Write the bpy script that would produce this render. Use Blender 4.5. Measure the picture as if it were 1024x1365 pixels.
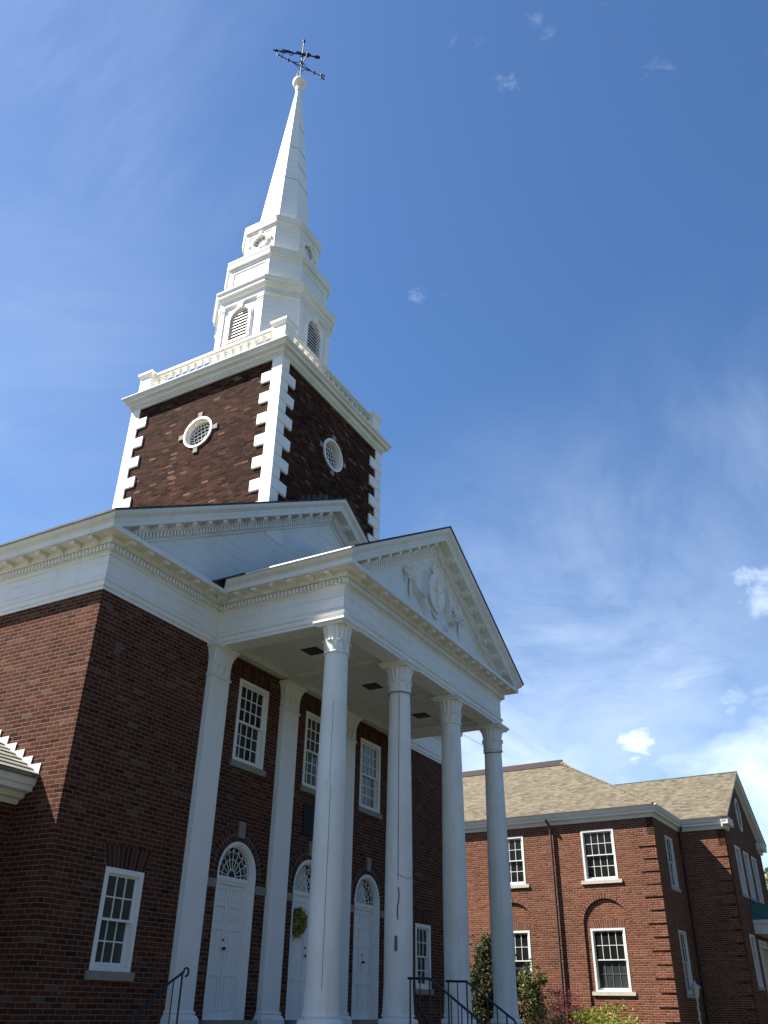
import bpy, bmesh, math, random
from mathutils import Vector, Matrix
from mathutils.geometry import tessellate_polygon
R = math.radians
random.seed(7)
for o in list(bpy.data.objects): bpy.data.objects.remove(o)
sc = bpy.context.scene
COL = sc.collection

# ------------------------------------------------------------------ camera
cam = bpy.data.cameras.new('camera'); camo = bpy.data.objects.new('camera', cam); COL.objects.link(camo)
YAW, PITCH, ROLL = R(60.554), R(30.382), R(0.97)
fw = Vector((math.sin(YAW)*math.cos(PITCH), math.cos(YAW)*math.cos(PITCH), math.sin(PITCH)))
rt = Vector((math.cos(YAW), -math.sin(YAW), 0)); up = rt.cross(fw)
rr = rt*math.cos(ROLL)+up*math.sin(ROLL); uu = -rt*math.sin(ROLL)+up*math.cos(ROLL)
CAM = Vector((-8.493, -9.901, 0))
m = Matrix((rr, uu, -fw)).transposed().to_4x4(); m.translation = CAM
camo.matrix_world = m
cam.sensor_fit = 'VERTICAL'; cam.sensor_height = 24; cam.lens = 1128.5/1365*24
cam.clip_end = 3000; cam.clip_start = .05
sc.camera = camo
sc.render.resolution_x = 768; sc.render.resolution_y = 1024
def pixdir(px, py):
    return (fw*1128.5+rr*(px-512)-uu*(py-682.5)).normalized()

# ------------------------------------------------------------------ light and sky
SUN = Vector((-.365, .73, 1.0)).normalized()
EL = math.asin(SUN.z); AZ = math.atan2(SUN.x, SUN.y)
sl = bpy.data.lights.new('sun', 'SUN'); sl.energy = 5.0; sl.angle = R(.5); sl.color = (1, .95, .87)
so = bpy.data.objects.new('sun', sl); COL.objects.link(so)
so.rotation_euler = SUN.to_track_quat('Z', 'Y').to_euler(); so.location = (-20, 30, 60)
sc.view_settings.view_transform = 'Standard'; sc.view_settings.look = 'None'
sc.view_settings.gamma = 1; sc.view_settings.use_curve_mapping = False
sc.view_settings.exposure = 1.58

class NT:
    """tiny helper for node trees"""
    def __init__(s, nt): s.nt = nt; s.n = nt.nodes; s.l = nt.links
    def node(s, t, **k):
        x = s.n.new(t)
        for a, b in k.items(): setattr(x, a, b)
        return x
    def put(s, sock, v):
        if isinstance(v, bpy.types.NodeSocket): s.l.new(v, sock)
        elif v is not None: sock.default_value = v
    def math(s, op, a, b=None, c=None, clamp=False):
        x = s.node('ShaderNodeMath', operation=op); x.use_clamp = clamp
        s.put(x.inputs[0], a); s.put(x.inputs[1], b)
        if c is not None: s.put(x.inputs[2], c)
        return x.outputs[0]
    def vmath(s, op, a, b=None, out=0):
        x = s.node('ShaderNodeVectorMath', operation=op); s.put(x.inputs[0], a)
        if b is not None: s.put(x.inputs[1], b)
        return x.outputs[out]
    def mix(s, f, a, b, mode='MIX'):
        x = s.node('ShaderNodeMix', data_type='RGBA', blend_type=mode)
        s.put(x.inputs[0], f); s.put(x.inputs[6], a); s.put(x.inputs[7], b); return x.outputs[2]
    def ramp(s, f, stops, interp='LINEAR'):
        x = s.node('ShaderNodeValToRGB'); x.color_ramp.interpolation = interp
        e = x.color_ramp.elements
        while len(e) < len(stops): e.new(.5)
        for i, (p, c) in enumerate(stops):
            e[i].position = p; e[i].color = (c if isinstance(c, tuple) else (c, c, c))+(1,) if not (isinstance(c, tuple) and len(c) == 4) else c
        s.put(x.inputs[0], f); return x.outputs[0]
    def noise(s, vec, scale, detail=3, rough=.55, dist=0, dim='3D'):
        x = s.node('ShaderNodeTexNoise', noise_dimensions=dim)
        s.put(x.inputs['Vector'], vec); x.inputs['Scale'].default_value = scale
        x.inputs['Detail'].default_value = detail; x.inputs['Roughness'].default_value = rough; x.inputs['Distortion'].default_value = dist
        return x.outputs[0]
    def rng(s, v, a, b, c=0., d=1., smooth=True):
        x = s.node('ShaderNodeMapRange', interpolation_type='SMOOTHSTEP' if smooth else 'LINEAR')
        for i, q in enumerate((v, a, b, c, d)): s.put(x.inputs[i], q)
        return x.outputs[0]
    def mapping(s, v, scale=(1, 1, 1), rot=(0, 0, 0), loc=(0, 0, 0)):
        x = s.node('ShaderNodeMapping'); s.put(x.inputs[0], v)
        x.inputs['Scale'].default_value = scale; x.inputs['Rotation'].default_value = rot; x.inputs['Location'].default_value = loc
        return x.outputs[0]

w = bpy.data.worlds.new('World'); sc.world = w; w.use_nodes = True
W = NT(w.node_tree); W.n.clear()
sky = W.node('ShaderNodeTexSky', sky_type='NISHITA'); sky.sun_disc = False
sky.sun_elevation = EL; sky.sun_rotation = AZ; sky.altitude = 0; sky.air_density = 1.0; sky.dust_density = .5; sky.ozone_density = 4.0
dirv = W.node('ShaderNodeTexCoord').outputs['Generated']
hs = W.node('ShaderNodeHueSaturation'); hs.inputs['Saturation'].default_value = 1.15; hs.inputs['Hue'].default_value = .502; W.l.new(sky.outputs[0], hs.inputs['Color']); skyc = hs.outputs[0]
def blob(px, py, rad, lo, hi, nscale, wgt, stretch=(1, 1, 1), rot=(0, 0, 0), off=0.0, inner=.0):
    d = pixdir(px, py)
    c = W.vmath('DOT_PRODUCT', dirv, tuple(d), out=1)
    ang = W.math('ARCCOSINE', W.math('MINIMUM', c, 1.0))
    fall = W.rng(ang, R(rad)*inner, R(rad), 1, 0)
    n = W.noise(W.mapping(dirv, stretch, rot, (off, off*.7, off*1.3)), nscale, 7, .62, .5)
    if rad < 5:
        sm = W.math('ADD', W.math('MULTIPLY', fall, .46), W.math('MULTIPLY', n, 1.3))
        return W.math('MULTIPLY', W.rng(sm, .88, 1.34), wgt)
    nn = W.rng(n, lo, hi)
    return W.math('MULTIPLY', W.math('MULTIPLY', fall, nn), wgt)
cl = None
CLOUDS = [
    # wide thin veils
    (-60, 100, 25, .28, .86, 2.0, .38, (1.4, .6, .8), (0, 0, .6), 3.1),
    (40, 480, 20, .25, .95, 2.2, .24, (1, .7, 1.1), (0, .3, .2), 9.0),
    (1010, 640, 15, .36, .85, 4.0, .16, (1, 1, .6), (0, .4, .3), 5.3),
    (880, 670, 7, .42, .80, 7.5, .22, (1, .5, .5), (0, .7, .3), 6.1),
    (760, 900, 21, .20, .75, 3.4, .36, (1, 1, 1.6), (0, .2, 0), 7.7),
    (990, 1010, 15, .30, .66, 4.4, .62, (1, 1, 1.3), (0, .2, 0), 2.4),
    (640, 1030, 16, .28, .70, 5.0, .52, (1, 1, 1.3), (0, .2, 0), 1.2),
    # little puffs
    (677, 107, 1.3, 0, 0, 70, .15, (1, 1, 1.3), (0, 0, 0), 1.0),
    (712, 27, 1.1, 0, 0, 70, .06, (1, 1, 1.3), (0, 0, 0), 2.0),
    (729, 42, 1.1, 0, 0, 70, .06, (1, 1, 1.3), (0, 0, 0), 2.5),
    (555, 394, 1.2, 0, 0, 80, .10, (1, 1, 2.6), (0, 0, 0), 4.0),
    (850, 999, 2.9, 0, 0, 17, .72, (1, 1, 2.2), (0, 0, 0), 8.0),
    (1015, 790, 4.6, 0, 0, 12, .42, (1, 1, 1.6), (0, 0, 0), 4.7),
    (965, 935, 2.6, 0, 0, 30, .25, (1, 1, 1.6), (0, 0, 0), 5.5),
]
for c in CLOUDS:
    b = blob(*c)
    cl = b if cl is None else W.math('MAXIMUM', cl, b)
mixc = W.mix(cl, skyc, (8.6, 9.3, 10.3, 1))
bg = W.node('ShaderNodeBackground'); W.put(bg.inputs[0], mixc); bg.inputs[1].default_value = .061
out = W.node('ShaderNodeOutputWorld'); W.l.new(bg.outputs[0], out.inputs[0])

# ------------------------------------------------------------------ materials
def newmat(name):
    mt = bpy.data.materials.new(name); mt.use_nodes = True
    n = NT(mt.node_tree); n.n.clear()
    b = n.node('ShaderNodeBsdfPrincipled'); o = n.node('ShaderNodeOutputMaterial'); n.l.new(b.outputs[0], o.inputs[0])
    return mt, n, b, o
def setbump(n, b, h, dist, strength=1.0, normal=None):
    x = n.node('ShaderNodeBump'); x.inputs['Strength'].default_value = strength; x.inputs['Distance'].default_value = dist
    n.put(x.inputs['Height'], h); n.l.new(x.outputs[0], b.inputs['Normal']); return x
def unit_pattern(n, bw, bh, header=True):
    uv = n.node('ShaderNodeUVMap').outputs[0]
    sp = n.node('ShaderNodeSeparateXYZ'); n.l.new(uv, sp.inputs[0]); u, v = sp.outputs[0], sp.outputs[1]
    # hand-laid waviness
    wob = n.math('MULTIPLY', n.math('SUBTRACT', n.noise(uv, 1.7, 2), .5), bh*.18)
    vr = n.math('DIVIDE', n.math('ADD', v, wob), bh); row = n.math('FLOOR', vr); fv = n.math('FRACT', vr)
    wd = bw
    if header:
        hd = n.math('COMPARE', n.math('FLOORED_MODULO', row, 7.0), 3.0, .1)
        wd = n.math('SUBTRACT', bw, n.math('MULTIPLY', hd, bw*.5))
    off = n.math('MULTIPLY', n.math('FLOORED_MODULO', row, 2.0), .5)
    jit = n.node('ShaderNodeTexWhiteNoise', noise_dimensions='1D'); n.l.new(row, jit.inputs['W'])
    ur = n.math('ADD', n.math('ADD', n.math('DIVIDE', u, wd), off), n.math('MULTIPLY', jit.outputs[0], .16))
    col = n.math('FLOOR', ur); fu = n.math('FRACT', ur)
    cmb = n.node('ShaderNodeCombineXYZ'); n.l.new(col, cmb.inputs[0]); n.l.new(row, cmb.inputs[1])
    wn = n.node('ShaderNodeTexWhiteNoise', noise_dimensions='2D'); n.l.new(cmb.outputs[0], wn.inputs['Vector'])
    du = n.math('MULTIPLY', n.math('MINIMUM', fu, n.math('SUBTRACT', 1.0, fu)), wd)
    dv = n.math('MULTIPLY', n.math('MINIMUM', fv, n.math('SUBTRACT', 1.0, fv)), bh)
    return uv, u, v, fu, fv, wn.outputs[0], wn.outputs[1], n.math('MINIMUM', du, dv)
def brick_material(name, stops, mortar, bw=.207, bh=.0672, stain=None, header=True):
    mt, n, b, o = newmat(name)
    uv, u, v, fu, fv, rnd, rndc, d = unit_pattern(n, bw, bh, header)
    face = n.ramp(rnd, stops)
    pos = n.node('ShaderNodeNewGeometry').outputs['Position']
    fine = n.noise(uv, 60, 3, .7)
    face = n.mix(n.rng(fine, .3, .8, 0, .35), face, (.5, .42, .38, 1), 'OVERLAY')
    big = n.noise(pos, .55, 4, .6)
    face = n.mix(1.0, face, n.ramp(big, [(.25, .74), (.75, 1.18)]), 'MULTIPLY')
    if stain is not None:   # white efflorescence patches
        st = n.rng(n.noise(pos, 2.6, 5, .7), .60, .74)
        face = n.mix(n.math('MULTIPLY', st, stain), face, (.48, .38, .33, 1))
    st2 = n.rng(n.noise(n.mapping(pos, (2.2, 2.2, .35)), 1.0, 5, .65), .50, .74)
    face = n.mix(n.math('MULTIPLY', st2, .35), face, (.030, .022, .018, 1))
    mm = n.rng(n.math('ADD', d, n.math('MULTIPLY', n.math('SUBTRACT', fine, .5), .004)), .0035, .0065, 1, 0)
    mcol = n.mix(n.noise(uv, 9, 3), tuple(x*.72 for x in mortar)+(1,), tuple(x*1.12 for x in mortar)+(1,))
    c = n.mix(mm, face, mcol)
    n.put(b.inputs['Base Color'], c); b.inputs['Roughness'].default_value = .95; b.inputs['Specular IOR Level'].default_value = .06
    h = n.math('ADD', n.math('SUBTRACT', n.math('MULTIPLY', rnd, .35), n.math('MULTIPLY', mm, 1.0)), n.math('MULTIPLY', fine, .35))
    setbump(n, b, h, .006, .8)
    return mt
M = {}
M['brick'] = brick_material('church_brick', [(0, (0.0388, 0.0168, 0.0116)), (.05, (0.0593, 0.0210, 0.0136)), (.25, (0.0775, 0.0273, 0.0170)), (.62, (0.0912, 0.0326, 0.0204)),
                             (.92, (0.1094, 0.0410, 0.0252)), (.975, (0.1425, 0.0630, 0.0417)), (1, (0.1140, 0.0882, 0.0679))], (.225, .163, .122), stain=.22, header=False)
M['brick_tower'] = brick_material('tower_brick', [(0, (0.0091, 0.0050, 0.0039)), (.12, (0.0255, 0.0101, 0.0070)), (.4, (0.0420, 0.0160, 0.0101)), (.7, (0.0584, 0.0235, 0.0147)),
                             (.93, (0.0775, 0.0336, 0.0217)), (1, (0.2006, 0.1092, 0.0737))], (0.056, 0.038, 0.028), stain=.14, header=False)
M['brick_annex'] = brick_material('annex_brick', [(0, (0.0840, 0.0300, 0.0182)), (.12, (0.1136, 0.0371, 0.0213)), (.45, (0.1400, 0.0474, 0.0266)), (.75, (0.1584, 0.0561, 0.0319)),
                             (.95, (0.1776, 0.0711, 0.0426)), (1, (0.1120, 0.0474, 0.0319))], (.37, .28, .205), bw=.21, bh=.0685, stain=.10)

def plainbrick(name, stops):
    mt, n, b, o = newmat(name)
    r = n.node('ShaderNodeNewGeometry').outputs['Random Per Island']; pos = n.node('ShaderNodeNewGeometry').outputs['Position']
    c = n.mix(n.rng(n.noise(pos, 60, 3, .7), .3, .8, 0, .35), n.ramp(r, stops), (.5, .42, .38, 1), 'OVERLAY')
    n.put(b.inputs['Base Color'], c); b.inputs['Roughness'].default_value = .95; b.inputs['Specular IOR Level'].default_value = .06
    setbump(n, b, n.noise(pos, 60, 3), .004); return mt
M['brick_unit'] = plainbrick('church_arch_brick', [(0, (.045, .019, .014)), (.5, (.078, .030, .020)), (1, (.115, .050, .034))])
M['brick_unit_annex'] = plainbrick('annex_arch_brick', [(0, (.105, .040, .025)), (.5, (.135, .052, .032)), (1, (.165, .070, .047))])
def paint(name, base, boards=None, grime=.35, vertical=False, rough=.55, stain=0):
    mt, n, b, o = newmat(name)
    pos = n.node('ShaderNodeNewGeometry').outputs['Position']
    uv = n.node('ShaderNodeUVMap').outputs[0]
    big = n.noise(pos, 1.1, 5, .62)
    streak = n.noise(n.mapping(pos, (7, 7, .7)), 1.0, 5, .65)
    c = n.mix(n.rng(big, .35, .8, 0, grime), tuple(base)+(1,), tuple(x*y for x, y in zip(base, (.78, .77, .72)))+(1,))
    c = n.mix(n.rng(streak, .52, .78, 0, grime), c, tuple(x*y for x, y in zip(base, (.70, .68, .60)))+(1,))
    if stain:
        oc = n.node('ShaderNodeTexCoord').outputs['Object']; so_ = n.node('ShaderNodeSeparateXYZ'); n.l.new(oc, so_.inputs[0])
        an = n.math('DIVIDE', n.math('ARCTAN2', so_.outputs[1], so_.outputs[0]), 2*math.pi/14); fa = n.math('FRACT', an)
        sm_ = n.rng(n.math('MINIMUM', fa, n.math('SUBTRACT', 1.0, fa)), .004, .014, 1, 0)
        br_ = n.rng(n.noise(n.mapping(pos, (3, 3, .5)), 1.0, 4, .6), .50, .66)
        c = n.mix(n.math('MULTIPLY', n.math('MULTIPLY', sm_, br_), .45), c, (.22, .21, .19, 1))
        sn = n.rng(n.noise(n.mapping(pos, (2.4, 2.4, .16), (0, 0, 0), (3.3, 0, 0)), 1.0, 3, .5), .52, .70)
        c = n.mix(n.math('MULTIPLY', sn, stain), c, tuple(x*y for x, y in zip(base, (.86, .82, .66)))+(1,))
    chip = n.rng(n.noise(pos, 23, 4, .7), .70, .735)
    c = n.mix(n.math('MULTIPLY', chip, .55), c, (.33, .31, .28, 1))
    h = n.math('MULTIPLY', n.noise(pos, 40, 3), .35)
    if boards:
        sp = n.node('ShaderNodeSeparateXYZ'); n.l.new(uv, sp.inputs[0])
        t = sp.outputs[0] if vertical else sp.outputs[1]
        wob = n.math('MULTIPLY', n.noise(n.mapping(uv, (1, 1, 1)), .8, 2), .02)
        q = n.math('DIVIDE', n.math('ADD', t, wob), boards); f = n.math('FRACT', q)
        line = n.rng(n.math('MULTIPLY', n.math('MINIMUM', f, n.math('SUBTRACT', 1.0, f)), boards), .002, .007, 1, 0)
        br = n.rng(n.noise(n.mapping(uv, (.9, .25, 1) if not vertical else (.25, .9, 1)), 1.2, 3), .35, .62)
        line = n.math('MULTIPLY', line, br)
        c = n.mix(n.math('MULTIPLY', line, .55), c, (.20, .19, .18, 1))
        h = n.math('SUBTRACT', h, line)
    n.put(b.inputs['Base Color'], c); b.inputs['Roughness'].default_value = rough
    b.inputs['Specular IOR Level'].default_value = .35
    setbump(n, b, h, .004, .6)
    return mt
M['white'] = paint('white_paint', (.82, .79, .75))
M['white_clean'] = paint('white_trim', (.84, .81, .77), grime=.2)
M['white_boards'] = paint('white_boards', (.80, .785, .76), boards=.19)
M['white_spire'] = paint('white_spire_boards', (.82, .81, .79), boards=.36, grime=.2)
M['white_tym'] = paint('white_tympanum_boards', (.76, .75, .73), boards=.24, grime=.4)
M['white_worn'] = paint('white_worn_cornice', (.77, .75, .70), grime=.6)
M['column_white'] = paint('column_paint', (.84, .81, .77), grime=.7, stain=.7)
M['white_frieze'] = paint('white_frieze_boards', (.82, .79, .75), boards=.213, grime=.45)
M['cream'] = paint('cream_soffit', (.70, .67, .60), boards=.55, grime=.5)
M['annex_white'] = paint('annex_trim', (.66, .645, .61), grime=.3)

def simple(name, col, rough=.6, metal=0, nscale=8, var=.25, bump=0, spec=.5):
    mt, n, b, o = newmat(name)
    pos = n.node('ShaderNodeNewGeometry').outputs['Position']
    f = n.noise(pos, nscale, 4, .6)
    c = n.mix(f, tuple(x*(1-var) for x in col)+(1,), tuple(min(1, x*(1+var)) for x in col)+(1,))
    n.put(b.inputs['Base Color'], c); b.inputs['Roughness'].default_value = rough; b.inputs['Metallic'].default_value = metal
    b.inputs['Specular IOR Level'].default_value = spec
    if bump: setbump(n, b, n.noise(pos, nscale*6, 4), bump)
    return mt
M['stone'] = simple('limestone', (.25, .225, .185), .85, nscale=12, bump=.004)
M['sill'] = simple('brownstone_sill', (.27, .235, .195), .85, nscale=12, bump=.004)
M['annex_stone'] = simple('annex_stone_sill', (.46, .41, .34), .85, nscale=12, bump=.004)
M['screen_bar'] = simple('bars_behind_screen', (.10, .105, .10), .7)
M['mortar'] = simple('mortar', (.20, .155, .12), .95)
M['mortar_annex'] = simple('annex_mortar', (.33, .25, .19), .95)
M['iron'] = simple('black_iron', (.008, .009, .014), .35, .0, 30, .3, spec=.5)
M['vane'] = simple('weathered_vane_metal', (.012, .012, .011), .6, 0, 20, .5, spec=.3)
M['roof_dark'] = simple('dark_roof_edge', (.028, .028, .03), .9, nscale=20)
M['gutter'] = simple('grey_gutter_metal', (.50, .51, .50), .45, .3, 6, .12)
M['brown_metal'] = simple('brown_downspout', (.07, .038, .034), .5, .2, 6)
M['ridge_metal'] = simple('brown_ridge_metal', (.075, .048, .045), .6, .2, 6)
M['copper'] = simple('green_copper', (.035, .125, .125), .7, .1, 5, .5)
M['lead'] = simple('lead_flashing', (.030, .034, .036), .7, 0, 6)
M['flash'] = simple('bright_aluminium_flashing', (.82, .82, .82), .45, .2, 9, .1)
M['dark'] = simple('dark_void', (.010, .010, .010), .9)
M['vent'] = simple('brown_vent_grille', (.045, .04, .033), .8)
M['plaque'] = simple('bronze_plaque', (.014, .022, .019), .65, 0, 14, spec=.2)
M['brass'] = simple('dark_knob_metal', (.018, .018, .022), .3, .6)
M['cable'] = simple('grey_cable', (.12, .12, .13), .6)
M['concrete'] = simple('stoop_concrete', (.32, .30, .27), .9, nscale=5, bump=.006)
M['lampglass'] = simple('lamp_glass', (.40, .41, .40), .25)
M['bark'] = simple('bark', (.07, .05, .035), .95, nscale=18, bump=.01)
M['soil'] = simple('mulch', (.06, .042, .03), .95, nscale=30, bump=.02)

def glassmat(name, base, rough=.06):
    mt, n, b, o = newmat(name)
    pos = n.node('ShaderNodeNewGeometry').outputs['Position']
    c = n.mix(n.noise(pos, 2.2, 3), tuple(x*.5 for x in base)+(1,), tuple(x*1.5 for x in base)+(1,))
    n.put(b.inputs['Base Color'], c); b.inputs['Roughness'].default_value = rough
    b.inputs['Specular IOR Level'].default_value = .5; b.inputs['IOR'].default_value = 1.5
    setbump(n, b, n.noise(pos, 3.2, 2), .012, .35)
    return mt
M['glass'] = glassmat('window_glass', (.012, .014, .013))
M['glass_soft'] = glassmat('curtained_glass', (.05, .055, .052), .1)
M['glass_screen'] = glassmat('screened_glass', (.035, .040, .042), .3)
def blinds():
    mt, n, b, o = newmat('vertical_blinds_behind_glass')
    uv = n.node('ShaderNodeUVMap').outputs[0]; sp = n.node('ShaderNodeSeparateXYZ'); n.l.new(uv, sp.inputs[0])
    f = n.math('FRACT', n.math('DIVIDE', sp.outputs[0], .072))
    c = n.ramp(f, [(0, (.03, .035, .035)), (.12, (.17, .185, .19)), (.6, (.20, .215, .22)), (1, (.13, .14, .145))])
    n.put(b.inputs['Base Color'], c); b.inputs['Roughness'].default_value = .1
    return mt
M['blinds'] = blinds()
M['fan_reflection'] = simple('painted_fanlight_reflection', (.46, .46, .44), .6, nscale=14, var=.15)  # pale colour that paints a reflection on the fanlight glass

def slate(name, stops, bw, bh, gap=.006):
    mt, n, b, o = newmat(name)
    uv, u, v, fu, fv, rnd, rndc, d = unit_pattern(n, bw, bh, header=False)
    pos = n.node('ShaderNodeNewGeometry').outputs['Position']
    c = n.ramp(rnd, stops)
    c = n.mix(1.0, c, n.ramp(n.noise(pos, .8, 5, .65), [(.3, .85), (.7, 1.12)]), 'MULTIPLY')
    c = n.mix(n.rng(n.noise(pos, 3, 5, .75), .58, .80, 0, .35), c, (.075, .062, .040, 1))
    low = n.rng(fv, .0, .13, 1, 0)
    side = n.rng(n.math('MULTIPLY', n.math('MINIMUM', fu, n.math('SUBTRACT', 1.0, fu)), bw), .002, gap, 1, 0)
    dk = n.math('MAXIMUM', low, n.math('MULTIPLY', side, .8))
    c = n.mix(n.math('MULTIPLY', dk, .62), c, (.05, .042, .03, 1))
    n.put(b.inputs['Base Color'], c); b.inputs['Roughness'].default_value = .85; b.inputs['Specular IOR Level'].default_value = .3
    h = n.math('SUBTRACT', n.math('ADD', n.math('MULTIPLY', n.math('SUBTRACT', 1.0, fv), 1.0), n.math('MULTIPLY', rnd, .6)), n.math('MULTIPLY', dk, .5))
    setbump(n, b, h, .014, .9)
    return mt
M['slate'] = slate('tan_slate', [(0, (0.0560, 0.0435, 0.0270)), (.15, (0.0930, 0.0755, 0.0475)), (.7, (0.1180, 0.0980, 0.0635)), (1, (0.1480, 0.1270, 0.0870))], .19, .115)
M['porch_shingle'] = slate('porch_shingle', [(0, (.14, .13, .10)), (.5, (.20, .19, .15)), (1, (.26, .25, .20))], .22, .13)
M['roof'] = slate('dark_shingle', [(0, (.035, .035, .037)), (1, (.075, .075, .078))], .25, .14)

def leafmat(name, stops, trans=.3):
    mt, n, b, o = newmat(name)
    r = n.node('ShaderNodeNewGeometry').outputs['Random Per Island']
    c = n.ramp(r, stops)
    n.put(b.inputs['Base Color'], c); b.inputs['Roughness'].default_value = .7; b.inputs['Specular IOR Level'].default_value = .15
    t = n.node('ShaderNodeBsdfTranslucent'); n.put(t.inputs[0], c)
    mx = n.node('ShaderNodeMixShader'); mx.inputs[0].default_value = trans
    n.l.new(b.outputs[0], mx.inputs[1]); n.l.new(t.outputs[0], mx.inputs[2]); n.l.new(mx.outputs[0], o.inputs[0])
    return mt
M['leaf_dark'] = leafmat('dark_evergreen_leaf', [(0, (.016, .022, .009)), (.5, (.038, .046, .017)), (.85, (.075, .072, .034)), (1, (.17, .13, .075))], .12)
M['leaf_light'] = leafmat('light_leaf', [(0, (.04, .055, .015)), (.5, (.10, .12, .035)), (1, (.22, .21, .09))])
M['leaf_red'] = leafmat('red_maple_leaf', [(0, (.045, .012, .014)), (.6, (.10, .026, .030)), (1, (.19, .07, .065))])
M['leaf_yellow'] = leafmat('yellow_green_leaf', [(0, (.05, .065, .010)), (.5, (.17, .19, .030)), (1, (.34, .33, .08))])
M['leaf_yew'] = leafmat('yew_leaf', [(0, (.008, .013, .006)), (1, (.025, .035, .013))], .15)
M['leaf_wreath'] = leafmat('wreath_leaf', [(0, (.10, .10, .02)), (.35, (.30, .27, .05)), (.8, (.60, .50, .10)), (1, (.50, .42, .28))])
M['leaf_tree'] = leafmat('spring_tree_leaf', [(0, (.06, .08, .02)), (.6, (.13, .16, .05)), (1, (.24, .25, .11))])
def groundmat():
    mt, n, b, o = newmat('lawn')
    pos = n.node('ShaderNodeNewGeometry').outputs['Position']
    a = n.noise(pos, 1.5, 5, .65); f = n.noise(pos, 45, 4, .7)
    c = n.mix(a, (.036, .042, .016, 1), (.062, .064, .028, 1)); c = n.mix(n.rng(f, .3, .75, 0, .5), c, (.10, .09, .055, 1))
    n.put(b.inputs['Base Color'], c); b.inputs['Roughness'].default_value = .95
    setbump(n, b, f, .03); return mt
M['lawn'] = groundmat()
M['asphalt'] = simple('asphalt', (.10, .10, .10), .9, nscale=20, bump=.004)
M['paving'] = simple('concrete_path', (.25, .24, .22), .9, nscale=4, bump=.004)

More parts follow.
